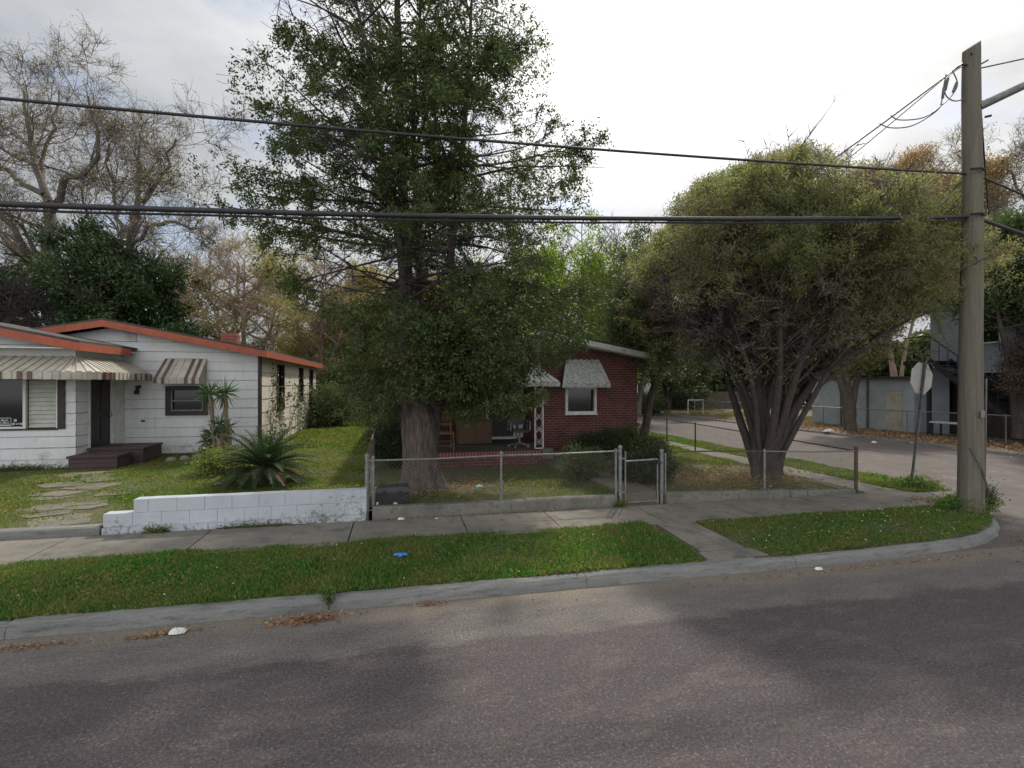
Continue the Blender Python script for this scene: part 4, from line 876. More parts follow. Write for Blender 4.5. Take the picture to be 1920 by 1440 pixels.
def leafy_tree(name, label, cat, base, stems, env, zlo, zhi, nprim, leaf, bark, lsize, nleaf, slope=(0.1, 0.7), nsec=9, ntw=7, tuft=0.11, gap=-0.35, droop=0.0, group=None, twigr=0.004, seed=1, keep=None, gaps=1.1, extra=None, rad0=0.03, twmat=None, nt2=2):
    """stems: [(pts, r0, r1)]; env(x,y,z)->bool array (inside crown). Whole thing built at its real place."""
    root = thing(name, base, label, cat, group)
    tr = MB(); stem_items = []
    for P, r0, r1 in stems:
        Q = resample(P, 16); Q[1:-1] += rng.normal(size=(14, 3))*0.02*min(1, r0*5)
        stem_items.append((Q, r0*(1-np.linspace(0, 1, 16))**0.9+r1))
    gather(tr, stem_items, 10)
    prim = []; anch = []; ad = []
    for (P, r0, r1), (Q, _) in zip(stems, stem_items):
        z0, z1 = max(zlo, Q[0, 2]), min(zhi, Q[-1, 2])
        if z1 <= z0: continue
        m_ = max(3, int(nprim*(z1-z0)/(zhi-zlo)))
        for i in range(m_):
            z = z0+(z1-z0)*((i+rng.random())/m_); tq = np.clip((z-Q[0, 2])/(Q[-1, 2]-Q[0, 2]+1e-6), 0, 1)
            p = np.array([np.interp(z, Q[:, 2], Q[:, 0]), np.interp(z, Q[:, 2], Q[:, 1]), z])
            az = i*2.399+rng.uniform(-.5, .5); rel = (z-zlo)/(zhi-zlo); sl_ = slope[0]+(slope[1]-slope[0])*rel+rng.uniform(-.15, .2)
            d = unit(np.array((math.cos(az), math.sin(az), sl_)))
            ts = np.linspace(0.2, 8, 60); inside = env(*(p[:, None]+d[:, None]*ts))
            Ln = ts[np.where(inside)[0][-1]] if inside.any() else 0
            if Ln < 0.4: continue
            Ln *= rng.uniform(0.78, 1.04)
            B_ = curve(p, d, Ln, 8, 0.09, -droop*0.1+0.02); rb = max(0.008, rad0*(Ln/3)**0.8)
            prim.append((B_, np.linspace(rb, 0.004, 8)))
            ns = max(3, int(nsec*Ln/2.5))
            for k in range(ns):
                tt = rng.uniform(0.12, 1.0); q = interp_line(B_, tt); dd = unit(B_[-1]-B_[0])
                sd_ = unit(dd*0.7+rng.normal(size=3)*np.array((0.7, 0.7, 0.45))+np.array((0, 0, 0.1-droop)))
                l2 = (0.25+0.7*rng.random())*(0.5+0.28*Ln)*(1.1-0.5*tt)
                S_ = curve(q, sd_, l2, 5, 0.12, -droop*0.12)
                if not env(*[np.array([c_]) for c_ in S_[-1]])[0]: S_ = q+(S_-q)*0.3
                prim.append((S_, np.linspace(max(0.004, rb*0.35), 0.003, 5)))
                m2 = max(2, int(ntw*l2/0.8)); tts = rng.uniform(0.1, 1, m2)
                for t2 in tts: anch.append(interp_line(S_, t2)); ad.append(unit(S_[-1]-S_[0]))
    gather(tr, prim, 4)
    if twmat: tr.cur = 1
    A_ = np.array(anch); D_ = np.array(ad); _k = env(A_[:, 0], A_[:, 1], A_[:, 2]); A_ = A_[_k]; D_ = D_[_k]
    if extra is not None:
        k = rng.choice(len(extra[0]), len(extra[0])//3, replace=False); eT, eD = extra[0][k], extra[1][k]; e0 = eT-eD*0.28
        tr.tubes(np.stack([e0, (e0+eT)/2+rng.normal(size=eT.shape)*.02, eT], 1), np.tile((twigr, twigr*0.8, twigr*0.5), (len(k), 1)), 3)
    # twigs
    m_ = len(A_); A_ = np.repeat(A_, nt2, 0); D_ = np.repeat(D_, nt2, 0); m_ = len(A_)
    TD = unit(D_+rng.normal(size=(m_, 3))*0.6+np.array((0, 0, 0.05-droop*0.6))); TL = rng.uniform(0.10, 0.34, m_)[:, None]*(lsize/0.08)**0.5
    E_ = A_+TD*TL
    mid = (A_+E_)/2+rng.normal(size=(m_, 3))*0.015
    tr.tubes(np.stack([A_, mid, E_], 1), np.tile((twigr, twigr*0.8, twigr*0.5), (m_, 1)), 3)
    tr.build('trunk', [bark, twmat] if twmat else bark, root, smooth=True)
    T = np.concatenate([E_, mid]); TD2 = np.concatenate([TD, TD])
    ok = env(T[:, 0], T[:, 1], T[:, 2]) & (clumpnoise(T, gaps, seed) > gap)
    if keep is not None: ok &= keep(T)
    T = T[ok]; TD2 = TD2[ok]
    if extra is not None:
        eT, eD = extra; T = np.concatenate([T, eT]); TD2 = np.concatenate([TD2, eD])
    m_ = len(T); P = np.repeat(T, nleaf, 0)+rng.normal(size=(m_*nleaf, 3))*tuft*0.5; D = np.repeat(TD2, nleaf, 0)*0.9+rng.normal(size=(m_*nleaf, 3))*0.6+np.array((0, 0, 0.15-droop))
    sz = lsize*rng.uniform(0.6, 1.3, m_*nleaf)
    cr_ = MB().leaves(P, D, sz, sz*0.42, np.clip(np.repeat(rng.random(m_), nleaf)*0.5+rng.random(m_*nleaf)*0.5, 0, 1)); cr_.build('crown', leaf, root)
    print(name, 'tufts', m_, 'leaves', m_*nleaf, 'branches', len(prim)); return root
def outline_env(cx, cy, prof, ry, lump=0.35, seed=0, xo=None):
    """prof: [(z, xleft, xright)], depth radius ry*(half width)"""
    Z = np.array([p[0] for p in prof]); XL = np.array([p[1] for p in prof]); XR = np.array([p[2] for p in prof])
    def f(x, y, z):
        xl = np.interp(z, Z, XL); xr = np.interp(z, Z, XR); c = (xl+xr)/2*0.5+cx*0.5; 
        rx = np.where(x < c, c-xl, xr-c)
        ryy = (xr-xl)/2*ry; a = np.arctan2(y-cy, x-c)
        q = ((x-c)/np.maximum(rx, .01))**2+((y-cy)/np.maximum(ryy, .01))**2
        l_ = 1+lump*0.5*(np.sin(3*a+z*1.7+seed)+np.sin(5*a-z*2.6+seed*2)+0.7*np.sin(z*4.3+seed+2*a))/2.2
        return (q < l_) & (z > Z[0]) & (z < Z[-1])
    return f
# --- the tall cedar
kz = 0.01073
def Z1(v): return 2.5+(720-v)*kz
def X1(u): return 0.42+(u-790)*kz
prof = [(Z1(v), X1(a), X1(b_)) for v, a, b_ in ((800,700,880),(780,640,950),(740,620,985),(700,605,1030),(650,575,1130),(600,560,1160),(560,550,1160),(500,495,1140),(450,465,1110),(400,425,1130),(350,405,1112),(300,450,1105),(250,440,1140),(200,480,1065),(120,520,1020),(60,505,1035),(0,500,1000),(-100,540,960),(-250,600,900),(-380,740,790))]
env1 = outline_env(0.55, 10.6, prof, 0.78, 0.42, 1)
def st(pts, y0, y1, r0, r1): 
    n = len(pts); return ([(X1(u), y0+(y1-y0)*i/(n-1), Z1(v)) for i, (u, v) in enumerate(pts)], r0, r1)
stems = [st([(787,925),(786,850),(776,760),(768,700),(765,600),(763,480),(757,380),(752,250),(748,100),(745,-100),(745,-330)], 10.6, 10.6, 0.16, 0.015),
         st([(775,925),(775,840),(764,740),(757,640),(754,520),(745,430),(722,340),(712,240),(700,140),(670,20),(650,-80)], 10.55, 10.2, 0.105, 0.012),
         st([(800,925),(806,850),(822,760),(838,680),(845,600),(848,500),(850,420),(868,300),(880,170),(888,20),(895,-150)], 10.65, 10.9, 0.125, 0.012),
         st([(795,925),(797,800),(792,680),(786,560),(790,420),(778,300),(775,150),(790,0),(800,-200)], 10.7, 11.3, 0.10, 0.012)]
kpc = lambda T: ~((np.abs(T[:,0]-0.35) < 0.55) & (T[:,2] < 2.2) & (T[:,1] < 10.9))
def fill(env, n, lo, hi, seed, thr, sc, droop=0.0, cond=None):
    P = rng.uniform(lo, hi, (n, 3)); ok = env(P[:, 0], P[:, 1], P[:, 2]) & (clumpnoise(P, sc, seed) > thr)
    if cond is not None: ok &= cond(P)
    P = P[ok]; return P, unit(rng.normal(size=P.shape)+np.array((0, 0, 0.2-droop)))
e1 = fill(env1, 82000, (-4.5, 6.3, 1.7), (5.2, 13.5, 7.0), 14, 0.20, 1.3, 0.8, lambda P: kpc(P) & (P[:, 1] < 12.6) & ((P[:, 0] < 3.6) | (P[:, 2] > 3.3)) & (rng.random(len(P)) < np.clip((7.0-P[:, 2])/3.4, 0, 1)) & ((P[:, 0] > 0.2) | (clumpnoise(P, 1.5, 91) > 0.15)))
e2 = fill(env1, 64000, (-4.5, 6.3, 5.4), (5.2, 14.5, 12.5), 15, 0.36, 1.0, 0.0)
e3 = fill(lambda x, y, z: ((x-1.75)/1.35)**2+((y-9.9)/1.2)**2+((z-2.85)/1.05)**2 < 1, 13000, (0.4, 8.7, 1.8), (3.1, 11.1, 3.9), 16, -0.05, 2.0, 0.9)
exc = (np.concatenate([e1[0], e2[0], e3[0]]), np.concatenate([e1[1], e2[1], e3[1]]))
cedar = leafy_tree('cedar_tree', 'tall dark green cedar with a thick twin trunk behind the chain link fence', 'tree', (0.42,10.6,0.35), stems, env1, 2.1, 13.6, 64, 'cedar_leaf', 'bark_dark', 0.064, 11, slope=(-0.12, 0.75), nsec=10, ntw=6, tuft=0.078, gap=-0.27, droop=0.25, seed=4, keep=kpc, gaps=1.1, rad0=0.035, extra=exc)
# fluted flaring base of the trunk, its own look
mb = MB(); nn = 40; th = np.linspace(0, 2*PI, nn, endpoint=False); rings = []
for z, r_, cx in ((0.25,0.56,0.46),(0.40,0.45,0.45),(0.6,0.37,0.43),(0.9,0.325,0.41),(1.3,0.315,0.40),(1.7,0.315,0.38),(2.0,0.25,0.33),(2.3,0.17,0.26),(2.6,0.12,0.21)):
    fl_ = 1+(0.10+0.10*(z < 0.7))*np.abs(np.sin(4*th+z*0.9))+0.07*np.sin(9*th-z*1.3)+0.04*np.sin(17*th+z*2)
    rings.append(np.stack([cx+r_*fl_*np.cos(th)*1.0, 10.6+r_*fl_*np.sin(th)*0.85, np.full(nn, z)], 1))
V = np.concatenate(rings); idx = np.arange(len(V)).reshape(len(rings), nn); a = idx[:-1]
mb.add(V, np.stack([a, np.roll(a, -1, 1), np.roll(idx[1:], -1, 1), idx[1:]], -1).reshape(-1, 4)).build('trunk_base', 'bark', cedar, smooth=True)
# grey moss hanging from it over the awning
for (x, y, z, l_, n_) in ((3.12,11.2,2.42,0.38,240),):
    P = np.stack([x+rng.normal(size=n_)*0.07, y+rng.normal(size=n_)*0.07, z-rng.random(n_)*l_], 1)
    P[:, 0] += 0.0
    mb = MB().leaves(P, np.tile((0., 0, -1), (n_, 1))+rng.normal(size=(n_, 3))*0.25, 0.10, 0.009)
    mb.tube([(x,y,z+.3),(x,y,z)], 0.008, 4)
    mb.build('hanging_moss', 'moss_grey', cedar)

# --- vase shaped tree on the right
k2 = 0.01265
def Z2(v): return 2.5+(720-v)*k2
def X2(u): return 8.58+(u-1440)*k2
prof = [(Z2(v), X2(a), X2(b_)) for v, a, b_ in ((745,1290,1720),(715,1250,1770),(650,1200,1860),(600,1185,1920),(540,1180,1930),(480,1190,1900),(420,1215,1860),(380,1250,1810),(340,1310,1720),(300,1400,1640),(260,1470,1600),(245,1510,1560))]
env2 = outline_env(8.9, 10.9, prof, 0.82, 0.42, 3)
def st2(pts, y1, r0, r1):
    n = len(pts); return ([(X2(u), 10.63+(y1-10.63)*(i/(n-1))**1.2, Z2(v)) for i, (u, v) in enumerate(pts)], r0, r1)
stems = []
vr = np.random.default_rng(3)
for q, (u1, v1, yb) in enumerate(((1270,470,9.6),(1330,400,11.6),(1230,540,10.8),(1400,330,12.2),(1440,300,10.4),(1480,290,11.8),(1530,265,10.8),(1590,330,12.6),(1650,390,9.9),(1720,430,11.4),(1790,480,10.2),(1840,540,11.2),(1350,480,8.4),(1470,420,8.1),(1600,470,8.2),(1700,560,8.8),(1420,520,13.2),(1560,420,13.6))):
    ub = 1440+vr.uniform(-26, 30); k_ = (u1-1450)
    pts = [(ub,895),(ub+k_*.02,850),(ub+k_*.10+vr.uniform(-5,5),780),(ub+k_*.26+vr.uniform(-8,8),700),(ub+k_*.5+vr.uniform(-14,14),(700+v1)/2+30),(ub+k_*.74,(700+3*v1)/4+16),(ub+(u1-ub)*0.93,v1+22)]
    stems.append(st2(pts, yb, vr.uniform(0.065, 0.115), 0.010))
def keep2(T):
    # the middle low part of the crown is bare twigs
    r_ = np.hypot((T[:, 0]-8.9)/4.4, (T[:, 1]-10.9)/3.6)
    side = (T[:, 0] < 7.4) | (T[:, 0] > 10.6) | (clumpnoise(T, 0.8, 77) > 0.12)
    return ((T[:, 2] > 4.7) | ((r_ > 0.72) & side) | (rng.random(len(T)) < 0.24)) & ((T[:, 0] < 11.2) | (T[:, 2] > 3.35) | (T[:, 1] > 12.5))
exv = fill(env2, 110000, (4.6, 6.8, 2.5), (14.8, 15, 8.6), 19, 0.34, 1.2, 0.0, keep2)
exv2 = fill(env2, 40000, (4.6, 6.8, 4.4), (14.8, 10, 6.4), 29, 0.15, 1.2, 0.0, keep2)
exv = (np.concatenate([exv[0], exv2[0]]), np.concatenate([exv[1], exv2[1]]))
vase = leafy_tree('vase_tree', 'olive green bushy tree with many upright limbs behind the right fence', 'tree', (8.6,10.65,0.3), stems, env2, 2.3, 8.4, 34, 'olive_leaf', 'bark_dark', 0.056, 7, twmat='twig_purple', slope=(0.8, 1.2), nsec=13, extra=exv, ntw=8, tuft=0.10, gap=-0.22, droop=0.0, seed=9, keep=keep2, gaps=1.2, rad0=0.022, twigr=0.0048, nt2=2)
mb = MB()
for cx, cy, r0, lean in ((8.46,10.6,0.12,(-0.26,-.12)),(8.58,10.66,0.15,(-0.06,.1)),(8.76,10.62,0.11,(0.32,0)),(8.66,10.5,0.10,(0.14,-.2)),(8.54,10.78,0.11,(-.16,.3)),(8.40,10.68,0.08,(-.36,.1)),(8.84,10.7,0.075,(.46,.1))):
    P = [(cx,cy,0.15),(cx+lean[0]*.1,cy+lean[1]*.1,0.6),(cx+lean[0]*.45,cy+lean[1]*.45,1.3),(cx+lean[0]*1.1,cy+lean[1]*1.1,2.2),(cx+lean[0]*2.0,cy+lean[1]*2,3.1)]
    mb.tube(resample(P, 12), np.interp(np.linspace(0, 1, 12), [0, .12, 1], [r0*1.35, r0, r0*0.5]), 12)
mb.build('trunk_base', 'bark_dark', vase, smooth=True)

# --- small tree by the right corner of the brick house
kk = 0.0163
def P3(u, v, y=15.4): return (7.72+(u-1205)*kk, y, 0.45+(838-v)*kk)
env3 = outline_env(8.2, 15.4, [(P3(0,y_)[2], P3(a,0)[0], P3(b_,0)[0]) for y_, a, b_ in ((740,1190,1300),(690,1150,1330),(600,1130,1330),(520,1120,1310),(440,1140,1290),(380,1180,1270))], 0.9, 0.5, 5)
stems = [([P3(1203,842),P3(1210,800),P3(1222,750),P3(1232,710),P3(1215,650),P3(1195,560),P3(1180,450)], 0.14, 0.01), ([P3(1225,735),P3(1240,700),P3(1262,650),P3(1280,570,15.0),P3(1290,480,14.8)], 0.09, 0.01), ([P3(1230,715),P3(1235,640,15.8),P3(1230,540,16),P3(1225,400,16)], 0.08, 0.01)]
exs = fill(lambda x, y, z: ((x-6.9)/1.0)**2+((y-13.9)/1.1)**2+((z-4.3)/1.5)**2 < 1, 9000, (5.9, 12.8, 2.7), (8.0, 15.2, 6.0), 61, 0.0, 1.3, 0.2)
leafy_tree('slender_tree', 'slender leaning tree at the right corner of the brick house', 'tree', (7.72,15.4,0.4), stems, env3, 2.6, 7.6, 26, 'shrub_leaf', 'bark', 0.10, 6, slope=(0.2, 0.8), nsec=9, ntw=6, tuft=0.2, gap=-0.3, seed=12, gaps=0.9, extra=exs)

# --- generic ellipsoid tree
def ell(cx, cy, cz, rx, ry, rz, lump=0.35, seed=0):
    def f(x, y, z):
        a = np.arctan2(y-cy, x-cx)
        q = ((x-cx)/rx)**2+((y-cy)/ry)**2+((z-cz)/rz)**2
        return q < 1+lump*(np.sin(3*a+z*1.1+seed)+np.sin(5*a-z*1.9+seed*2)+np.sin(z*2.3+seed))/2.4
    return f
def bush_tree(name, label, x, y, h, rx, leaf, bark='bark_grey', zb=None, lsize=0.16, nleaf=6, nprim=26, gap=-0.3, seed=1, tuft=0.3, group=None, cat='tree', r0=0.2, gaps=0.6, slope=(0.1, 0.9), z0=0.35, ry=None, nt2=2, nsec=9):
    zb = zb if zb is not None else h*0.25
    cz = (zb+h)/2; rz = (h-zb)/2; k_ = rng.uniform(-.08, .08, 6)*rx
    st_ = [([(x,y,z0),(x+k_[0],y+k_[1],z0+h*0.2),(x+k_[0]*2,y+k_[2],h*0.5),(x+k_[3],y+k_[4],h*0.93)], r0, 0.01),
           ([(x,y,z0),(x+.05*rx,y,z0+h*0.2),(x+rx*0.35,y+k_[2],h*0.5),(x+rx*0.5,y+k_[4],h*0.82)], r0*0.7, 0.01),
           ([(x,y,z0),(x-.05*rx,y,z0+h*0.18),(x-rx*0.35,y+k_[1],h*0.5),(x-rx*0.5,y+k_[5],h*0.82)], r0*0.7, 0.01)]
    return leafy_tree(name, label, cat, (x,y,z0), st_, ell(x, y, cz, rx, ry or rx, rz, 0.55 if 'magnolia' in name else 0.35, seed), zb*0.9, h, nprim, leaf, bark, lsize, nleaf, slope=slope, nsec=nsec, ntw=5, tuft=tuft, gap=gap, seed=seed, gaps=gaps, group=group, twigr=0.008, rad0=0.05, nt2=nt2)
BG = 'background trees behind the houses'
bush_tree('magnolia_tree', 'dark glossy evergreen at the far left behind the wing roof', -22.5, 31.5, 9.0, 4.6, 'magnolia_leaf', 'bark_dark', 2.0, 0.20, 6, 42, -0.12, 21, 0.34, BG)
bush_tree('magnolia_tree', 'dark glossy evergreen rising above the main roof ridge of the white house', -14.8, 31.0, 10.6, 4.4, 'magnolia_leaf', 'bark_dark', 2.0, 0.20, 6, 44, -0.12, 22, 0.34, BG)
bush_tree('magnolia_tree', 'lower dark evergreen between the two taller ones', -18.8, 30.0, 8.0, 3.6, 'magnolia_leaf', 'bark_dark', 2.0, 0.20, 6, 30, -0.12, 23, 0.34, BG)
bush_tree('thicket_tree', 'brown twiggy tree with few yellowish leaves right of the chimney', -9.0, 33.0, 11.2, 4.2, 'yellow_leaf', 'twig_brown', 1.5, 0.09, 3, 34, 0.0, 31, 0.5, BG, nt2=4)
bush_tree('thicket_tree', 'tan twiggy tree left of the cedar crown', -5.2, 36.0, 12.0, 4.0, 'yellow_leaf', 'twig_brown', 1.5, 0.09, 3, 34, 0.05, 32, 0.5, BG, nt2=4)
bush_tree('thicket_tree', 'tangled yellow green tree at the end of the grassy passage', -2.4, 40.0, 11.0, 4.2, 'yellow_leaf', 'twig_brown', 0.8, 0.17, 5, 52, -0.35, 33, 0.4, BG)
bush_tree('thicket_tree', 'yellow green scrubby tree behind the brick house roof', 2.2, 38.0, 10.5, 4.4, 'yellow_leaf', 'twig_brown', 0.8, 0.17, 5, 52, -0.35, 34, 0.4, BG)
bush_tree('broadleaf_tree', 'fresh green tree rising behind the brick house beside the cedar', 6.4, 27.0, 11.5, 3.0, 'lime_leaf', 'bark_grey', 2.2, 0.17, 6, 40, -0.12, 41, 0.36, BG)
bush_tree('broadleaf_tree', 'lime green young tree with slim top shoots behind the slender tree', 10.3, 28.5, 13.0, 2.3, 'lime_leaf', 'bark_grey', 3.8, 0.17, 6, 34, 0.0, 42, 0.36, BG)
bush_tree('broadleaf_tree', 'light yellow green tree standing behind the right corner of the brick house', 8.7, 19.8, 9.6, 1.9, 'lime_leaf', 'bark_grey', 3.2, 0.12, 7, 38, -0.15, 47, 0.26, BG, r0=0.1)
bush_tree('broadleaf_tree', 'yellow green tree over the rear of the brick house roof', 6.6, 25.6, 9.4, 2.4, 'lime_leaf', 'bark_grey', 3.0, 0.14, 7, 38, -0.3, 48, 0.3, BG, r0=0.12)
bush_tree('broadleaf_tree', 'dark green tree behind the porch of the brick house', 5.2, 33.0, 8.0, 2.6, 'shrub_leaf', 'bark_dark', 2.0, 0.17, 6, 36, -0.3, 43, 0.36, BG)
bush_tree('broadleaf_tree', 'bright lime crown over the far white house wall', 15.2, 31.0, 7.4, 3.4, 'lime_leaf', 'bark_grey', 2.7, 0.18, 6, 36, -0.25, 44, 0.36, BG)
bush_tree('broadleaf_tree', 'shady green tree behind the vase shaped tree', 22.5, 40.0, 9.5, 5.2, 'shrub_leaf', 'bark_dark', 2.2, 0.22, 6, 40, -0.35, 45, 0.4, BG)
bush_tree('ochre_tree', 'tall ochre leaved tree rising behind the utility pole', 35.0, 30.0, 18.5, 7.2, 'ochre_leaf', 'twig_brown', 8.0, 0.17, 4, 60, -0.05, 51, 0.5, BG, nt2=3)
bush_tree('broadleaf_tree', 'dark green tree at the right edge over the grey building', 24.0, 15.6, 9.4, 3.1, 'shrub_leaf', 'bark_dark', 4.8, 0.15, 7, 44, -0.3, 52, 0.34, BG)
bush_tree('red_leaf_tree', 'reddish leaved low tree at the right edge before the grey building', 23.9, 14.4, 4.9, 1.9, 'red_leaf', 'bark_dark', 2.0, 0.10, 7, 30, -0.3, 53, 0.25, BG, r0=0.1)
# multi stemmed trunks across the street
bush_tree('clustered_tree', 'old many stemmed tree across the side street before the pale wall', 22.0, 21.4, 8.0, 3.0, 'olive_leaf', 'bark', 3.2, 0.13, 6, 30, -0.3, 55, 0.3, BG, r0=0.30, z0=0.1)
# distant wood closing the view
dw = MB(); n = 60000; ang = rng.uniform(R(-62), R(70), n); dist = rng.uniform(58, 66, n)
hh = (5.5+2.6*wob(ang*14, ang*0, 1, 77))*np.sqrt(rng.random(n)); P = np.stack([np.sin(ang)*dist, np.cos(ang)*dist, hh], 1)
dw.leaves(P, rng.normal(size=(n, 3)), 0.75, 0.5); o = dw.build('distant_wood', 'shrub_leaf', loc=(0,0,0)); tag(o, 'hazy line of woods closing the view at ground level', 'woods', kind='stuff')

# --- bare trees, limbs laid out, twigs grown
def bare_tree(name, label, base, limbs, y0, scale, levels=3, leafn=8000, seed=5, bark='bark_grey'):
    root = thing(name, base, label, 'tree', BG); items = []; tips = []
    def grow(P, r_, lev):
        Ln = np.linalg.norm(np.diff(P, axis=0), axis=1).sum()
        nb = {0: 8, 1: 5, 2: 4}.get(lev, 4)
        for i in range(nb):
            tt = rng.uniform(0.28 if lev == 0 else 0.2, 1.0); q = interp_line(P, tt); q2 = interp_line(P, min(1, tt+.05)); q1 = interp_line(P, max(0, tt-.05)); dd = unit(q2-q1)
            d = unit(dd*0.75+rng.normal(size=3)*np.array((0.75, 0.75, 0.5))+np.array((0, 0, 0.18)))
            l2 = Ln*rng.uniform(0.36, 0.62)*(1.15-0.45*tt) if lev else Ln*rng.uniform(0.28, 0.5)
            rr = max(0.012, r_*(1.1-0.75*tt)*0.55)
            B_ = curve(q, d, l2, 7, 0.20, 0.03); items.append((B_, np.linspace(rr, rr*0.35, 7)))
            if lev < levels-1: grow(B_, rr, lev+1)
            else: tips.append(B_)
    for P, r0, r1 in limbs:
        Q = resample(P, 14); Q[2:-1] += rng.normal(size=(11, 3))*0.10; rad = np.linspace(r0, r1, 14); items.append((Q, rad)); grow(Q, r1*1.8, 0)
    tr = MB(); gather(tr, items, 5)
    A_ = []; D_ = []
    for B_ in tips:
        for t2 in rng.uniform(0.1, 1, 4): A_.append(interp_line(B_, t2)); D_.append(unit(B_[-1]-B_[0]))
    A_ = np.array(A_); D_ = np.array(D_); m_ = len(A_)
    TD = unit(D_*0.7+rng.normal(size=(m_, 3))*0.6+np.array((0, 0, 0.1))); E_ = A_+TD*rng.uniform(0.3, 0.9, m_)[:, None]; mid = (A_+E_)/2+rng.normal(size=(m_, 3))*0.06
    tr.tubes(np.stack([A_, mid, E_], 1), np.tile((0.011, 0.009, 0.006), (m_, 1)), 3)
    F0 = np.concatenate([mid, E_]); F1 = F0+unit(np.concatenate([TD, TD])+rng.normal(size=(2*m_, 3))*0.8)*rng.uniform(0.2, 0.45, 2*m_)[:, None]
    tr.tubes(np.stack([F0, F1], 1), np.tile((0.008, 0.005), (2*m_, 1)), 3)
    tr.build('trunk', bark, root, smooth=True)
    k = rng.choice(len(F1), min(leafn, len(F1)), replace=len(F1) < leafn); P = F1[k]+rng.normal(size=(len(k), 3))*0.06
    MB().leaves(P, rng.normal(size=(len(k), 3)), 0.10, 0.06).build('crown', 'bud_leaf', root)
    print(name, len(items), m_)
def PX(Y):
    sA, cA = math.sin(R(12.34)), math.cos(R(12.34))
    def f(u, v, dy=0):
        sx = (u-960)/960; d = (Y+dy)/(cA-sA*sx); return ((sA+cA*sx)*d, Y+dy, 2.5+(720-v)/960*d)
    return f
g = PX(36)
bare_tree('bare_tree', 'tallest bare spreading tree at the far left', g(98,700), [
    ([g(98,712),g(98,600),g(97,520),g(93,440),(g(90,380))], 0.42, 0.30),
    ([g(90,380),g(82,350,0.4),g(65,300,1),g(52,240,1.5),g(45,170,2)], 0.24, 0.07),
    ([g(94,400),g(124,350,-1),g(184,290,-2),g(181,240,-2),g(165,180,-2.4)], 0.24, 0.06),
    ([g(88,600),g(75,522,-1),g(37,440,-2),g(-10,395,-3),g(-60,330,-3)], 0.26, 0.08),
    ([g(82,365),g(37,342,1),g(0,305,2),g(-50,250,3)], 0.18, 0.06),
    ([g(100,560),g(60,500,2),g(0,430,3),g(-60,400,4)], 0.2, 0.07),
    ([g(86,370),g(70,310,2),g(100,240,3),g(110,170,4)], 0.16, 0.05)], 36, 1, seed=5)
g = PX(34)
bare_tree('bare_tree', 'rounder bare tree standing right of the tallest one', g(240,700), [
    ([g(240,712),g(238,600),g(238,500),g(240,455)], 0.36, 0.26),
    ([g(238,470),g(262,380,-1),g(310,320,-1),g(330,260,-2)], 0.2, 0.05),
    ([g(240,460),g(255,380),g(262,300,1),g(262,250,1)], 0.2, 0.05),
    ([g(238,480),g(262,440,-1),g(300,415,-2),g(356,425,-2),g(405,455,-3)], 0.16, 0.04),
    ([g(240,470),g(220,400,1),g(200,330,2),g(205,270,2)], 0.16, 0.05),
    ([g(238,520),g(180,450,1),g(165,400,2),g(150,350,2)], 0.16, 0.05)], 34, 1, leafn=7000, seed=6)
g = PX(40)
bare_tree('bare_tree', 'thin bare tree with brown twigs over the chimney', g(430,700), [
    ([g(430,712),g(440,640),g(470,580),g(500,520)], 0.2, 0.08), ([g(435,650),g(410,590,1),g(380,540,1),g(370,500)], 0.15, 0.06), ([g(435,640),g(440,560,-1),g(445,490,-1)], 0.14, 0.05)], 40, 1, leafn=5000, seed=7, bark='twig_brown')
g = PX(24)
bare_tree('bare_tree', 'wide bare twigged tree behind the light arm of the utility pole', g(1960,700), [
    ([g(1960,712),g(1950,600),g(1940,500)], 0.26, 0.18), ([g(1940,500),g(1900,430,1),g(1850,370,1),g(1790,330,2)], 0.14, 0.04), ([g(1940,500),g(1930,400),g(1900,330,1),g(1880,300)], 0.14, 0.04),([g(1945,540),g(1900,500),g(1860,450),g(1800,430,1)], 0.1, 0.03)], 24, 1, leafn=9000, seed=8, bark='bark_grey')

# ================================================================ SHRUBS AND PLANTS
def shrub(name, label, x, y, z0, h, rx, ry, leaf, ls=0.06, nleaf=9, tufts=700, stem='bark_dark', group=None, cat='shrub', flat=0.0):
    root = thing(name, (x,y,z0), label, cat, group); n = tufts
    u = unit(rng.normal(size=(n, 3))); rr = rng.random(n)**0.35; lump = 1+0.22*np.sin(u[:, 0]*4+x)+0.18*np.sin(u[:, 1]*5+u[:, 2]*4+y)
    T = np.stack([x+u[:, 0]*rr*rx*lump, y+u[:, 1]*rr*ry*lump, z0+h*0.5+u[:, 2]*rr*h*0.5*lump], 1); T[:, 2] = np.maximum(T[:, 2], z0+0.03)
    mb = MB(); k = rng.choice(n, min(n, 160), replace=False); b0 = np.tile((x,y,z0), (len(k), 1))+rng.normal(size=(len(k), 3))*np.array((rx*.15, ry*.15, 0))
    mb.tubes(np.stack([b0, (b0+T[k])/2+np.array((0,0,h*0.08)), T[k]], 1), np.tile((0.009, 0.006, 0.003), (len(k), 1)), 3); mb.build('stems', stem, root)
    P = np.repeat(T, nleaf, 0)+rng.normal(size=(n*nleaf, 3))*ls*1.1; D = rng.normal(size=(n*nleaf, 3))+np.repeat(u, nleaf, 0)*0.8+np.array((0, 0, 0.3))
    sz = ls*rng.uniform(0.6, 1.3, n*nleaf); MB().leaves(P, D, sz, sz*0.45).build('foliage', leaf, root); return root
shrub('shrub', 'clipped round dark shrub left of the cedar trunk', -0.05, 13.4, 0.3, 1.45, 0.62, 0.6, 'dark_shrub_leaf', 0.06, 9, 1500)
shrub('shrub', 'tall dark shrub behind the cedar trunk beside the porch', -0.1, 14.9, 0.3, 1.9, 0.55, 0.6, 'dark_shrub_leaf', 0.07, 9, 1100)
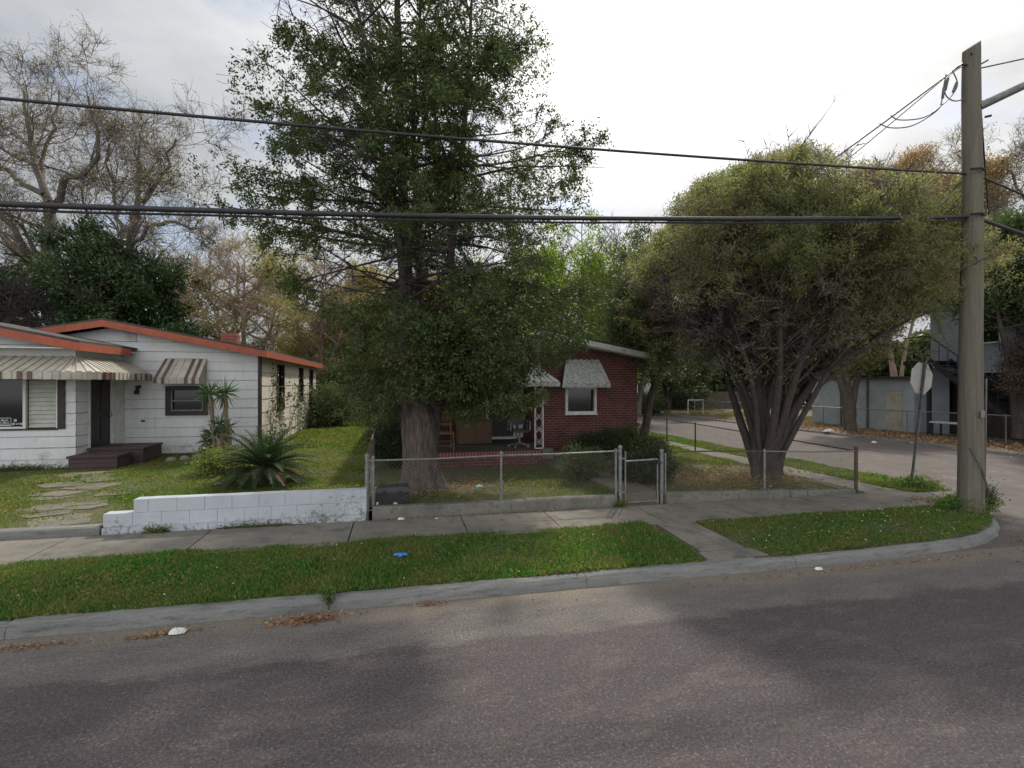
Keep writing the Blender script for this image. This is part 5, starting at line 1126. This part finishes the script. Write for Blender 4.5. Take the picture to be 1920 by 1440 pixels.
shrub('shrub', 'low bushy shrub before the brick window wall', 5.35, 13.3, 0.35, 0.85, 0.65, 0.45, 'dark_shrub_leaf', 0.06, 9, 900)
shrub('shrub', 'dark shrub against the right end of the brick wall', 6.2, 13.5, 0.35, 0.95, 0.6, 0.45, 'shrub_leaf', 0.06, 9, 900)
shrub('shrub', 'green shrub left of the gate beside the garden path', 4.02, 10.9, 0.36, 0.72, 0.42, 0.4, 'shrub_leaf', 0.055, 9, 800)
shrub('shrub', 'dark leafy shrub right behind the gate', 5.25, 10.2, 0.36, 0.72, 0.5, 0.45, 'dark_shrub_leaf', 0.06, 9, 1000)
shrub('shrub', 'reddish leaved low plant behind the gate mesh', 5.0, 10.7, 0.36, 0.5, 0.28, 0.3, 'red_leaf', 0.06, 8, 350, cat='plant')
shrub('shrub', 'green rounded shrub at the foot of the slender tree', 7.1, 13.9, 0.3, 0.6, 0.75, 0.5, 'shrub_leaf', 0.06, 9, 900)
shrub('shrub', 'tall unkempt shrub beyond the white house side wall', -3.2, 26.5, 0.4, 2.0, 1.2, 1.6, 'shrub_leaf', 0.11, 9, 1500)
shrub('shrub', 'dark overgrown shrub at the far end of the passage', -3.3, 33, 0.4, 3.2, 1.8, 1.6, 'shrub_leaf', 0.16, 8, 1300)
shrub('shrub', 'bright yellow green shrub behind the overgrown one', -3.6, 37, 0.4, 4.6, 2.2, 1.8, 'lime_leaf', 0.17, 8, 1200)
shrub('shrub', 'dark hedge like shrub closing the passage beside the brick house', 0.4, 31, 0.4, 3.0, 2.0, 1.4, 'dark_shrub_leaf', 0.16, 8, 1300)
shrub('shrub', 'leafy ground plants left of the sago palm', -4.1, 13.4, 0.3, 0.6, 0.75, 0.6, 'grass_lush', 0.07, 9, 700, cat='plant')
shrub('shrub', 'spreading low plants under the small striped awning', -5.0, 16.4, 0.3, 0.32, 0.9, 0.35, 'shrub_leaf', 0.06, 8, 500, cat='plant')
shrub('shrub', 'weeds at the foot of the utility pole', 10.35, 7.55, 0.12, 0.26, 0.55, 0.4, 'grass_verge', 0.05, 7, 420, cat='plant')
shrub('shrub', 'thin twiggy weed rising right of the utility pole', 10.75, 7.5, 0.12, 0.6, 0.2, 0.2, 'shrub_leaf', 0.04, 4, 160, cat='plant')
shrub('shrub', 'small weed growing at the gate hinge post', 4.08, 9.07, 0.14, 0.12, 0.12, 0.04, 'grass_lush', 0.035, 6, 70, cat='plant')
shrub('shrub', 'tiny weed sprouting from the kerb joint', -0.77, 5.96, 0.06, 0.22, 0.05, 0.04, 'grass_verge', 0.03, 6, 60, cat='plant')
shrub('shrub', 'weed at the left foot of the white block wall', -3.75, 9.07, 0.14, 0.10, 0.22, 0.03, 'grass_lush', 0.035, 6, 90, cat='plant')
shrub('shrub', 'weed in the middle foot of the white block wall', -2.3, 9.07, 0.14, 0.07, 0.6, 0.03, 'grass_lush', 0.03, 6, 120, cat='plant')
shrub('shrub', 'green weeds around the stop sign post', 11.5, 9.45, 0.12, 0.22, 0.45, 0.3, 'grass_verge', 0.05, 7, 300, cat='plant')
shrub('shrub', 'dark row of weeds along the foot of the wing wall', -9.4, 14.75, 0.3, 0.16, 1.6, 0.1, 'shrub_leaf', 0.05, 8, 500, cat='plant')
shrub('shrub', 'brushy shrub before the far white house', 18.9, 37, 0.1, 1.7, 1.5, 1.0, 'shrub_leaf', 0.16, 7, 500)
shrub('shrub', 'dark thicket beyond the straw coloured grass', 24.5, 43, 0.1, 2.4, 4.0, 1.0, 'dark_shrub_leaf', 0.2, 7, 1100)
# climbing vines on the side wall
vn = thing('climbing_vine', (-4.1, 20.6, 0.4), 'thin leafy vines climbing the side wall of the white house', 'vine'); mb = MB(); lf = MB()
for k in range(16):
    y = 18.0+rng.uniform(0, 6.5); z = 0.4; P = [(-4.2,y,z)]
    for q in range(9): y += rng.uniform(-.16, .16); z += rng.uniform(.1, .3)*(1.3 if k < 6 else .8); P.append((-4.19+rng.uniform(0,.06), y, min(z, 3.2)))
    mb.tube(resample(P, 12), 0.007, 4, cap=False)
    Q = resample(P, 40)+rng.normal(size=(40, 3))*np.array((0.03, 0.10, 0.08)); Q[:, 0] = np.maximum(Q[:, 0], -4.2); lf.leaves(Q, rng.normal(size=(40, 3)), 0.10, 0.07)
mb.build('stem', 'twig_brown', vn); lf.build('leaves', 'shrub_leaf', vn)
# sapling by the side wall
sb = thing('sapling', (-3.6, 18.6, 0.4), 'thin bent sapling between the sago palm and the side wall', 'plant')
MB().tube(resample([(-3.75,18.2,0.4),(-3.62,18.4,1.2),(-3.42,18.6,1.8),(-3.40,18.7,2.3)], 10), np.linspace(.018, .006, 10), 5).build('stem', 'twig_brown', sb)
Q = np.array((-3.5,18.6,2.1))+rng.normal(size=(130, 3))*np.array((0.22, 0.22, 0.28)); MB().leaves(Q, rng.normal(size=(130, 3)), 0.09, 0.06).build('leaves', 'shrub_leaf', sb)
# sago palm
sg = thing('sago_palm', (-2.95, 11.9, 0.35), 'large dark sago palm with arching feathery fronds', 'palm'); cxp, cyp, czp = -2.85, 11.95, 0.66
mb = MB(); th = np.linspace(0, 2*PI, 14, endpoint=False); 
mb.tube([(cxp,cyp,0.25),(cxp,cyp,0.45),(cxp,cyp,0.62),(cxp,cyp,0.72)], [0.20,0.22,0.18,0.08], 14); mb.build('trunk', 'bark_dark', sg)
nf = 78
for i in range(nf):
    az = i*2.399+rng.uniform(-.15, .15); el = R(74)-R(80)*(i/nf)**0.8+rng.uniform(-.09, .09); Ln = rng.uniform(0.95, 1.3)*(0.9 if i < 8 else 1.0)
    d = np.array((math.cos(az)*math.cos(el), math.sin(az)*math.cos(el), math.sin(el))); P = [np.array((cxp,cyp,czp))]; nn = 14
    for k in range(nn-1): d = unit(d+np.array((0, 0, -0.055-0.05*(k/nn)))); P.append(P[-1]+d*Ln/(nn-1))
    P = np.array(P); P[:, 2] = np.maximum(P[:, 2], 0.40+0.02*rng.random()); mb = MB(); mb.tube(P, np.linspace(0.010, 0.003, nn), 4, cap=False)
    Q = resample(P, 52)[3:]; T_ = unit(np.gradient(Q, axis=0)); sd_ = unit(np.cross(T_, (0, 0, 1.0))); upv = np.cross(sd_, T_)
    tl = np.linspace(0, 1, len(Q)); ll = (0.06+0.16*np.sin(np.clip(tl*1.05+0.05, 0, 1)*PI)**0.7)
    for sg_ in (1, -1):
        D = unit(sd_*sg_+T_*0.75+upv*0.28+rng.normal(size=Q.shape)*0.05); S = T_*0.0105
        V = np.stack([Q-S, Q+S, Q+D*ll[:, None]], 1); mb.add(V.reshape(-1, 3), np.arange(3*len(Q)).reshape(-1, 3), rng.random(len(Q)))
    dead = i in (45, 52, 58, 63, 69, 74); o = mb.build('frond', 'palm_dead' if dead else 'palm_leaf', sg)
    if dead: o['label'] = 'withered brown frond'
# yuccas
yc = thing('yucca', (-5.0, 15.6, 0.35), 'clump of spiky yuccas on bare stems before the small window', 'yucca')
def ypt(u, v, Y=15.6):
    sA, cA = math.sin(R(12.34)), math.cos(R(12.34)); sx = (u-960)/960; d = Y/(cA-sA*sx); return np.array(((sA+cA*sx)*d, Y, 2.5-(v-720)/960*d))
for (u0, v0, u1, v1, l_, n_) in ((402,850,394,738,0.50,64),(425,850,422,736,0.52,64),(415,848,412,795,0.42,44),(428,850,430,800,0.36,36),(402,852,398,815,0.40,40),(410,850,418,812,0.36,34),(396,852,386,828,0.32,30)):
    a, b_ = ypt(u0, v0), ypt(u1, v1); a[2] = 0.35
    mb = MB(); mb.tube(resample([a, (a+b_)/2+np.array((0.03,0,0)), b_], 8), np.linspace(0.06, 0.05, 8), 8); mb.build('stem', 'yucca_stem', yc)
    n_ = int(n_*1.0); u = unit(rng.normal(size=(n_, 3))+np.array((0, 0, 0.35))); P = np.tile(b_, (n_, 1)); tip = P+u*l_*rng.uniform(.7, 1.05, n_)[:, None]; tip[:, 2] -= 0.10*(1-u[:, 2])*l_
    mid = P+u*l_*0.5; S = unit(np.cross(u, rng.normal(size=(n_, 3))))*0.016; lf = MB()
    V = np.stack([P-S*.7, P+S*.7, mid+S, tip, mid-S], 1); lf.add(V.reshape(-1, 3), np.arange(5*n_).reshape(-1, 5), rng.random(n_)); lf.build('leaf_tuft', 'yucca_leaf', yc)
    dd = MB(); n2 = 40; hh_ = rng.uniform(0.02, 0.45, n2)*min(1, (b_[2]-a[2])); Q = b_-np.outer(hh_, unit(b_-a)); dd.leaves(Q+rng.normal(size=(n2, 3))*0.03, np.tile((0., 0, -1), (n2, 1))+rng.normal(size=(n2, 3))*0.25, 0.28, 0.02); dd.build('dead_leaves', 'palm_dead', yc)

# ================================================================ POLE, CABLES, SIGN
po = thing('utility_pole', (10.24, 7.39, 0.1), 'tall weathered wooden utility pole on the grassy corner', 'pole')
zz = np.linspace(0.0, 8.62, 26); P = np.stack([10.24+0.045*zz/8.6+0.012*np.sin(zz*1.3), 7.39+0.01*np.sin(zz), zz], 1); rad = np.interp(zz, [0, 0.4, 8.62], [0.205, 0.195, 0.135])*(1+0.01*np.sin(zz*5))
mb = MB(); mb.tubes(P[None], rad[None], 20)
top = mb.v[-1].reshape(26, 20, 3); tp = top[-1].copy(); tp2 = tp.copy(); tp2[:, 2] += 0.10+0.10*((tp[:, 0]-10.285)/0.135)*0.9
tp2 = (tp2-np.array((10.285,7.39,0)))*np.array((0.97,0.97,1))+np.array((10.285,7.39,0))
V = np.concatenate([tp, tp2]); F = [[k, (k+1) % 20, 20+(k+1) % 20, 20+k] for k in range(20)]; mb.add(V, F); mb.poly(tp2); mb.build('post', 'pole_wood', po, smooth=True)
mb = MB(); a = np.array((10.34,7.30,7.57)); b_ = np.array((11.9,5.75,8.25)); mb.tube([a, a+(b_-a)*.5+np.array((0,0,.03)), b_], [0.075, 0.06, 0.045], 10); mb.build('lamp_arm', 'galvanised', po)
for a, b_, q in (((10.1,7.28,8.5),(10.5,7.5,8.5),0.012),((10.38,7.33,8.35),(10.50,7.28,8.42),0.014),((10.05,7.38,8.32),(10.2,7.38,8.36),0.018),((10.38,7.25,7.35),(10.46,7.2,7.36),0.02)): MB().tube([a, b_], q, 6).build('bolt', 'dark_steel', po)
MB().box(10.18,10.27,7.17,7.18,1.9,2.02).build('tag_plate', 'galvanised', po)
for z in (2.4, 3.3, 4.1, 4.9, 6.0, 6.8): MB().tube([(10.40,7.24,z),(10.42,7.20,z),(10.45,7.24,z)], 0.006, 4).build('staple', 'dark_steel', po)
for z in (5.55, 6.36): MB().tube([(10.02,7.22,z),(10.2,7.18,z+.02),(10.3,7.2,z)], 0.022, 6).build('cable_clamp', 'dark_steel', po)
mb = MB(); mb.tube([(10.42,7.30,0.1),(10.43,7.28,1.3),(10.42,7.26,2.6)], 0.02, 6); mb.tube([(10.08,7.28,1.35),(10.2,7.18,1.0),(10.38,7.20,0.62),(10.46,7.27,0.42)], 0.012, 5); mb.build('ground_wire', 'cable_grey', po)
def cable(pts, r_, label, mat='cable_black', k=6, group=None):
    o = MB().tube(pts, r_, k).build('overhead_cable', mat, smooth=True); tag(o, label, 'cable', group)
X_ = np.linspace(-38, 10.12, 60)
cable(np.stack([X_, np.full(60, 7.36), 4.52+0.00178*(X_+14)**2], 1), 0.036, 'thick black lower cable crossing the whole street view left of the pole')
mbx = MB().tube(np.stack([X_, np.full(60, 7.37), 4.52+0.00178*(X_+14)**2-0.062+0.006*np.sin(X_*2)], 1), 0.016, 6).build('overhead_cable', 'cable_black'); tag(mbx, 'thin black cable lashed beneath the thick lower cable', 'cable')
X_ = np.linspace(-26, 10.15, 60)
cable(np.stack([X_, np.full(60, 7.40), 5.955+0.00123*(X_+8)**2], 1), 0.020, 'thinner twisted black upper cable left of the pole')
def smooth(pts, n=28):
    P = np.asarray(pts, float); P = np.vstack([2*P[0]-P[1], P, 2*P[-1]-P[-2]]); out_ = []
    for t_ in np.linspace(0, len(P)-3-1e-6, n):
        i = int(t_); u = t_-i; a, b_, c, d = P[i:i+4]
        out_.append(0.5*((2*b_)+(-a+c)*u+(2*a-5*b_+4*c-d)*u*u+(-a+3*b_-3*c+d)*u**3))
    return np.array(out_)
def span(a, b_, sag, n=24):
    t_ = np.linspace(0, 1, n)[:, None]; a = np.array(a, float); b_ = np.array(b_, float); P = a+(b_-a)*t_; P[:, 2] -= (4*sag*t_*(1-t_))[:, 0]; return P
mb = MB()
for pts in ([(10.08,7.38,8.34),(9.86,7.5,8.15),(9.80,7.5,7.85),(9.92,7.45,7.70),(10.12,7.4,7.72)], [(9.9,7.45,8.25),(9.95,7.4,8.0),(9.86,7.4,7.8),(9.7,7.45,7.62),(9.45,7.6,7.42),(9.25,7.9,7.50),(9.15,8.0,7.62)], [(9.82,7.5,8.2),(9.76,7.5,7.95),(9.72,7.5,7.7),(9.6,7.5,7.5),(9.3,7.7,7.3),(9.1,7.95,7.36),(9.0,8.1,7.5)]):
    mb.tube(smooth(pts), 0.011, 5)
for a, b_ in (((9.84,7.48,8.12),(9.79,7.49,7.9)),((9.96,7.42,8.02),(9.88,7.42,7.84)),((9.77,7.5,7.95),(9.74,7.5,7.75))): mb.tube([a, b_], 0.024, 6)
jw_ = mb.build('jumper_wires', 'cable_grey', po)
cable(span((10.12,7.42,8.40), (11.0,40,7.0), 1.1), 0.016, 'grey wire from the pole top receding over the side street', 'cable_grey')
cable(span((10.05,7.45,8.36), (6.9,20,3.9), 0.5), 0.010, 'thin service wire from the pole down to the brick house', 'cable_grey')
cable(span((10.40,7.36,8.30), (26,-9,9.0), 0.5), 0.012, 'thin wire from the pole top leaving past the light arm', 'cable_grey')
cable(span((10.42,7.40,6.36), (46,12.8,6.6), 1.2), 0.020, 'upper black cable continuing right of the pole')
cable(span((10.42,7.38,5.55), (46,12.8,5.9), 1.0), 0.034, 'thick lower black cable continuing right of the pole')
cable(span((10.46,7.40,7.95), (28.2,19,3.4), 0.25), 0.016, 'service cable dropping steeply right of the pole to the grey building')
ss = thing('stop_sign', (11.45, 9.52, 0.1), 'back of an octagonal stop sign on a leaning steel post', 'sign')
tv = np.array((0.17, 0.02, 1.0)); p0 = np.array((11.44, 9.52, 0.05)); p1 = p0+tv*3.05
mb = MB(); mb.bar(p0, p1, 0.055, 0.03, up=(0,1,0)); mb.bar(p0+np.array((0,-.018,0)), p1+np.array((0,-.018,0)), 0.02, 0.02, up=(0,1,0)); mb.build('post', 'green_post', ss)
cc = p0+tv*2.58+np.array((-.02,.035,0)); ax = unit(np.array((1,0.12,-0.17))); up_ = unit(np.cross(ax, np.array((0.05,-1,0)))); up_ = up_*np.sign(up_[2]); nrm = np.cross(ax, up_)
def octo(mb, c_, r_, off, th_):
    ring = [c_+nrm*off+(ax*math.cos(a)+up_*math.sin(a))*r_ for a in (np.arange(8)+0.5)*PI/4]; r2 = [p+nrm*th_ for p in ring]
    mb.poly(ring); mb.poly(r2[::-1])
    for k in range(8): mb.quad([ring[k], ring[(k+1) % 8], r2[(k+1) % 8], r2[k]])
mb = MB(); octo(mb, cc, 0.395, 0, 0.004); mb.build('plate', 'sign_back', ss)
sgn = -1 if nrm[1] > 0 else 1     # red face looks up the side street
mb = MB(); octo(mb, cc, 0.385, 0.006 if nrm[1] > 0 else -0.006, 0.002); mb.build('face', 'sign_red', ss)
mb = MB(); octo(mb, cc+tv*0.50+np.array((0,0,0.0)), 0.0001, 0, 0.001)
mb = MB(); mb.tube([cc+tv*-0.25+np.array((0,-.05,0)), cc+tv*-0.25+np.array((0,0,0))], 0.014, 6).tube([cc+tv*0.2+np.array((0,-.05,0)), cc+tv*0.2], 0.014, 6); mb.build('bolt', 'dark_steel', ss)

# ================================================================ ACROSS THE SIDE STREET
gb = thing('grey_building', (28, 20, 0.1), 'two storey grey blue building with an outside staircase', 'building')
mb = MB(); rows = [0.0]+[0.2*i for i in range(1, 34)]
lw = lambda X: (lambda u, z, o_: (X-o_, u, z))
course_wall(mb, lw(25.6), [(12.5,0),(20.3,0),(20.3,6.4),(12.5,6.4)], rows, [(15.9,19.4,0.1,3.0),(17.2,18.2,4.3,5.5),(13.4,14.6,4.3,5.5)], 0.004)
mb.quad([(25.6,20.3,0),(40,20.3,0),(40,20.3,6.4),(25.6,20.3,6.4)]); mb.quad([(40,12.5,0),(25.6,12.5,0),(25.6,12.5,6.4),(40,12.5,6.4)])
mb.build('wall', 'grey_stucco', gb)
mb = MB(); mb.box(25.0,40.3,12.0,20.8,6.4,6.6); mb.build('roof', 'roof_shingle', gb)
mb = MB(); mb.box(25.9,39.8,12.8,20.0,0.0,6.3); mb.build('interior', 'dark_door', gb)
for (y0, y1) in ((17.2,18.2),(13.4,14.6)):
    f = MB(); f.box(25.5,25.62,y0,y0+.07,4.3,5.5).box(25.5,25.62,y1-.07,y1,4.3,5.5).box(25.5,25.62,y0+.07,y1-.07,4.3,4.37).box(25.5,25.62,y0+.07,y1-.07,5.43,5.5)
    f = f.build('window', 'white_paint', gb); MB().box(25.66,25.68,y0,y1,4.3,5.5).build('pane', 'window_glass', f)
sr = MB(); ns = 15
for k in range(ns):
    y = 19.3-k*0.30; z = 3.55-k*0.235; sr.box(24.35,25.5,y-.30,y,z-.05,z)
sr.build('stair_tread', 'dark_steel', gb)
sr = MB()
for x in (24.33, 25.52): sr.bar((x,19.35,3.60), (x,14.85,0.08), 0.05, 0.26)
for x in (24.33,):
    sr.tube([(x,20.6,4.75),(x,19.35,4.75),(x,14.85,1.2)], 0.03, 6)
    for k in range(12): sr.tube([(x,19.3-k*.4,3.6-k*.4*.785),(x,19.3-k*.4,4.65-k*.4*.785)], 0.018, 5)
sr.box(24.3,25.55,19.35,20.6,3.42,3.6)
for (x, y) in ((24.4,19.4),(24.4,17.6)): sr.box(x-.07,x+.07,y-.07,y+.07,0,3.5 if y > 18 else 2.0)
sr.build('stair_rail', 'dark_steel', gb)
gb2 = thing('block_annexe', (25.2, 23.5, 0.1), 'pale blue grey single storey block annexe left of the grey building', 'building')
mb = MB(); course_wall(mb, lw(24.75), [(20.4,0),(26.8,0),(26.8,2.75),(20.4,2.75)], [0.2*i for i in range(14)], [(21.0,21.9,0.12,2.15)], 0.004)
mb.quad([(24.75,26.8,0),(30,26.8,0),(30,26.8,2.75),(24.75,26.8,2.75)]); mb.quad([(30,20.4,0),(24.75,20.4,0),(24.75,20.4,2.75),(30,20.4,2.75)]); mb.build('wall', 'pale_block', gb2)
mb = MB(); mb.box(24.5,30.2,20.35,27.1,2.76,2.88); mb.build('roof', 'roof_shingle', gb2)
mb = MB(); mb.box(24.74,24.79,21.02,21.88,0.12,2.13); mb.build('door', 'awning_cream', gb2)
for y in (22.9, 24.6): MB().box(24.66,24.74,y,y+.08,0,2.7).build('downpipe', 'green_post', gb2)
fw = thing('far_white_house', (22, 42, 0.1), 'small far white house seen past the slender tree', 'house')
mb = MB(); course_wall(mb, front(38.0), [(14.2,0),(20.2,0),(20.2,3.0),(14.2,3.0)], [0.25*i for i in range(13)], [(17.1,17.7,1.5,2.4),(18.6,19.2,1.4,2.6)], 0.015)
mb.quad([(20.2,38,0),(20.2,45,0),(20.2,45,3),(20.2,38,3)]); mb.quad([(14.2,45,0),(14.2,38,0),(14.2,38,3),(14.2,45,3)]); mb.build('wall', 'far_white', fw)
mb = MB(); gable_roof(mb, 13.8, 20.6, 17.2, 2.95, 2.95, 4.1, 37.6, 45.3, 0.1); mb.build('roof', 'roof_shingle', fw)
for (x0, x1, z0, z1) in ((17.1,17.7,1.5,2.4),(18.6,19.2,1.4,2.6)):
    f = MB(); frame_y(f, x0-.05, x1+.05, 37.93, 38.03, z0-.05, z1+.05, 0.08); f = f.build('window', 'white_paint', fw); MB().box(x0,x1,38.04,38.06,z0,z1).build('pane', 'window_glass', f)
ac = thing('air_conditioner', (19.6,37.2,0.1), 'dark air conditioner box at the wall of the far white house', 'air conditioner')
MB().box(19.1,20.05,36.8,37.5,0.15,1.15).build('case', 'dark_steel', ac); mb = MB()
for k in range(8): mb.box(19.15,20.0,36.77,36.79,0.25+k*.1,0.29+k*.1)
mb.build('grille', 'black_plastic', ac)
gf = thing('goal_frame', (22.5,36.5,0.1), 'pale pipe frame standing in the far yard', 'frame')
MB().tube([(21.9,36,0.1),(21.9,36,1.25)], 0.03, 6).build('leg', 'white_paint', gf); MB().tube([(23.2,36,0.1),(23.2,36,1.25)], 0.03, 6).build('leg', 'white_paint', gf); MB().tube([(21.9,36,1.25),(23.2,36,1.25)], 0.03, 6).build('crossbar', 'white_paint', gf)
bf = thing('board_fence', (26,44,0.1), 'grey board fence closing the far yard', 'fence'); mb = MB()
for k in range(90): mb.box(19.5+k*.16,19.5+k*.16+.145,44.5+0.0,44.53,0.05,1.75+rng.uniform(-.03,.03))
mb.build('boards', 'bark_grey', bf); MB().box(19.4,34,44.54,44.6,0.5,0.6).box(19.4,34,44.54,44.6,1.4,1.5).build('rail', 'bark_grey', bf)
pt = thing('picnic_table', (24.2,18.3,0.1), 'pale topped table under the outside staircase', 'table')
MB().box(23.9,24.5,17.4,19.0,0.72,0.78).build('tabletop', 'white_paint', pt)
for (x, y) in ((23.95,17.5),(24.45,17.5),(23.95,18.9),(24.45,18.9)): MB().box(x-.03,x+.03,y-.03,y+.03,0.08,0.72).build('leg', 'dark_steel', pt)
sh = thing('shed', (0.3, 27, 0.3), 'small white shed with a red roof glimpsed left of the cedar trunk', 'shed')
MB().box(-0.75,0.5,27,28.5,0.3,1.9).build('wall', 'white_boards', sh); mb = MB(); gable_roof(mb, -1.0, 0.75, -0.12, 1.85, 1.85, 2.3, 26.8, 28.7, 0.06); mb.build('roof', 'tile_red', sh)

# ================================================================ SMALL THINGS
tb = thing('storage_case', (-0.15, 9.5, 0.33), 'black plastic case lying behind the fence at the corner post', 'case')
mb = MB(); mb.box(-0.42,0.17,9.36,9.72,0.345,0.56); mb.build('body', 'black_plastic', tb)
mb = MB(); mb.hexa([(-0.43,9.35,.567),(0.18,9.35,.567),(0.18,9.73,.567),(-0.43,9.73,.567),(-0.40,9.38,.655),(0.15,9.38,.655),(0.15,9.70,.655),(-0.40,9.70,.655)])
for k in range(4): mb.box(-0.38,0.13,9.42+k*.075,9.45+k*.075,0.655,0.668)
mb.build('lid', 'black_plastic', tb)
for x in (-0.27, 0.0): MB().box(x-.03,x+.03,9.335,9.352,0.52,0.60).build('latch', 'dark_steel', tb)
MB().box(-0.11,-0.05,9.352,9.358,0.36,0.39).box(-0.41,-0.375,9.352,9.358,0.36,0.41).build('sticker', 'white_paper', tb)
# nitrile glove crumpled in the grass
gl = MB(); gx, gy, gz = 0.045, 7.05, 0.205
def blob(mb, c_, r3, n1=10, n2=7, jit=0.12):
    th = np.linspace(0, 2*PI, n1, endpoint=False); V = []
    for k in range(n2):
        ph = -PI/2+PI*(k+0.5)/n2
        for t_ in th: V.append((c_[0]+r3[0]*math.cos(ph)*math.cos(t_)*(1+rng.uniform(-jit, jit)), c_[1]+r3[1]*math.cos(ph)*math.sin(t_)*(1+rng.uniform(-jit, jit)), c_[2]+r3[2]*math.sin(ph)))
    idx = np.arange(n1*n2).reshape(n2, n1); a = idx[:-1]
    mb.add(V, np.stack([a, np.roll(a, -1, 1), np.roll(idx[1:], -1, 1), idx[1:]], -1).reshape(-1, 4)); mb.poly([V[i] for i in idx[-1]]); mb.poly([V[i] for i in idx[0][::-1]])
P0 = G0 = np.array((0.02, 7.02, 0.215))
blob(gl, P0, (0.055, 0.05, 0.022)); blob(gl, P0+np.array((0.055,-.01,0.0)), (0.03,0.042,0.02))
for k, a in enumerate((2.2, 2.65, 3.1, 3.55)): gl.tube([P0+np.array((-.03,0,0)), P0+np.array((math.cos(a)*.075, math.sin(a)*.06, .004)), P0+np.array((math.cos(a)*.105, math.sin(a)*.085, -.004+.004*k))], [0.014,0.012,0.008], 6)
gl.tube([P0+np.array((0.01,-.04,0)), P0+np.array((-.01,-.075,.006)), P0+np.array((-.035,-.09,0))], [0.014,0.012,0.008], 6)
tag(gl.build('disposable_glove', 'blue_nitrile', smooth=True), 'crumpled bright blue disposable glove on the verge grass', 'glove')
def paper(name, label, x, y, z, s, mat='white_paper', cat='litter'):
    n = 11; g_ = np.linspace(-s, s, n); X, Y = np.meshgrid(g_, g_*0.7); Z = z+s*0.55*np.clip(1-(X/s)**2-(Y/s/.7)**2+0.35*wob(X*30/s*.08, Y*30/s*.08, 1.5, 5), 0, 1)*rng.uniform(.75, 1.1, X.shape); X = X*(1-0.22*np.abs(Y/s))+rng.normal(size=X.shape)*s*0.05; Y = Y*(1-0.22*np.abs(X/s))+rng.normal(size=X.shape)*s*0.05
    i = np.arange(n*n).reshape(n, n); V = np.stack([x+X, y+Y, Z], -1).reshape(-1, 3)
    tag(MB().add(V, np.stack([i[:-1, :-1], i[:-1, 1:], i[1:, 1:], i[1:, :-1]], -1).reshape(-1, 4)).build(name, mat), label, cat)
paper('crumpled_paper', 'crumpled white paper in the gutter beside the brown leaf strip', -2.18, 5.74, 0.012, 0.085)
paper('crumpled_paper', 'white scrap in the gutter right of the concrete link', 5.50, 5.85, 0.01, 0.06)
paper('crumpled_paper', 'crumpled silver wrapper at the foot of the mossy low wall', 0.02, 9.03, 0.17, 0.06)
paper('crumpled_paper', 'tiny white scrap on the pavement by the mossy wall', 0.62, 8.95, 0.17, 0.025)
paper('crumpled_paper', 'white scrap lying across the side street kerb', 19.6, 17.9, 0.02, 0.13)
paper('crumpled_paper', 'pale board scrap before the clustered tree across the street', 20.9, 21.6, 0.13, 0.28)
cn = thing('drink_can', (1.55,10.25,0.36), 'teal and white crushed can on the fenced lawn', 'can')
MB().tube([(1.50,10.22,.42),(1.55,10.25,.43),(1.63,10.28,.42)], [0.032,0.033,0.030], 12).build('body', 'teal_can', cn); MB().tube([(1.63,10.28,.42),(1.636,10.282,.42)], 0.028, 12).build('lid', 'galvanised', cn)
def litter(name, label, cx, cy, z, sx, sy, n, s=0.035, mat='dry_leaf', ang=0.0, lift=0.02):
    a = rng.normal(size=n)*sx; b_ = rng.normal(size=n)*sy; P = np.stack([cx+a*math.cos(ang)-b_*math.sin(ang), cy+a*math.sin(ang)+b_*math.cos(ang), z+rng.random(n)*lift], 1)
    D = rng.normal(size=(n, 3))*np.array((1, 1, 0.25)); o = MB().leaves(P, D, s*2*rng.uniform(.5, 1.2, n), s*rng.uniform(.5, 1, n)).build(name, mat); tag(o, label, 'leaves', kind='stuff')
litter('leaf_litter', 'heap of dry brown leaves in the gutter below the glove', -0.98, 5.74, 0.005, 0.20, 0.055, 420, 0.028, ang=0.06, lift=0.04)
litter('leaf_litter', 'strip of wet brown leaves at the crumpled paper', -2.35, 5.72, 0.005, 0.17, 0.02, 160, 0.025, ang=0.1)
litter('leaf_litter', 'thin line of leaves in the left gutter', -3.55, 5.72, 0.003, 0.30, 0.03, 160, 0.024)
litter('leaf_litter', 'few rusty leaves at the kerb foot in the middle', 0.35, 5.86, 0.004, 0.12, 0.02, 90, 0.022)
litter('leaf_litter', 'scattered leaves in the gutter towards the corner', 6.5, 5.8, 0.004, 1.6, 0.05, 260, 0.022, ang=0.02)
litter('leaf_litter', 'rusty leaves gathered in the gutter at the corner bend', 9.9, 6.1, 0.004, 0.6, 0.15, 380, 0.026, ang=0.5)
litter('leaf_litter', 'orange brown leaves on the pavement behind the corner verge', 10.5, 8.3, 0.16, 0.30, 0.13, 260, 0.025)
litter('leaf_litter', 'fallen leaves strewn under the vase shaped tree', 7.6, 10.8, 0.37, 1.3, 0.8, 2200, 0.032, lift=0.03)
litter('leaf_litter', 'brown leaves strewn around the foot of the cedar', 0.9, 10.5, 0.40, 0.9, 0.5, 1500, 0.028, lift=0.03)
litter('leaf_litter', 'dark debris along the foot of the low walls', 1.8, 9.05, 0.165, 1.6, 0.03, 500, 0.018)
litter('leaf_litter', 'rust coloured leaves carpeting the ground across the side street', 22.3, 20, 0.13, 0.9, 6.0, 5200, 0.07, lift=0.05)
litter('leaf_litter', 'dead leaves scattered on the asphalt', 3.0, 5.0, 0.004, 4.5, 0.6, 60, 0.018)
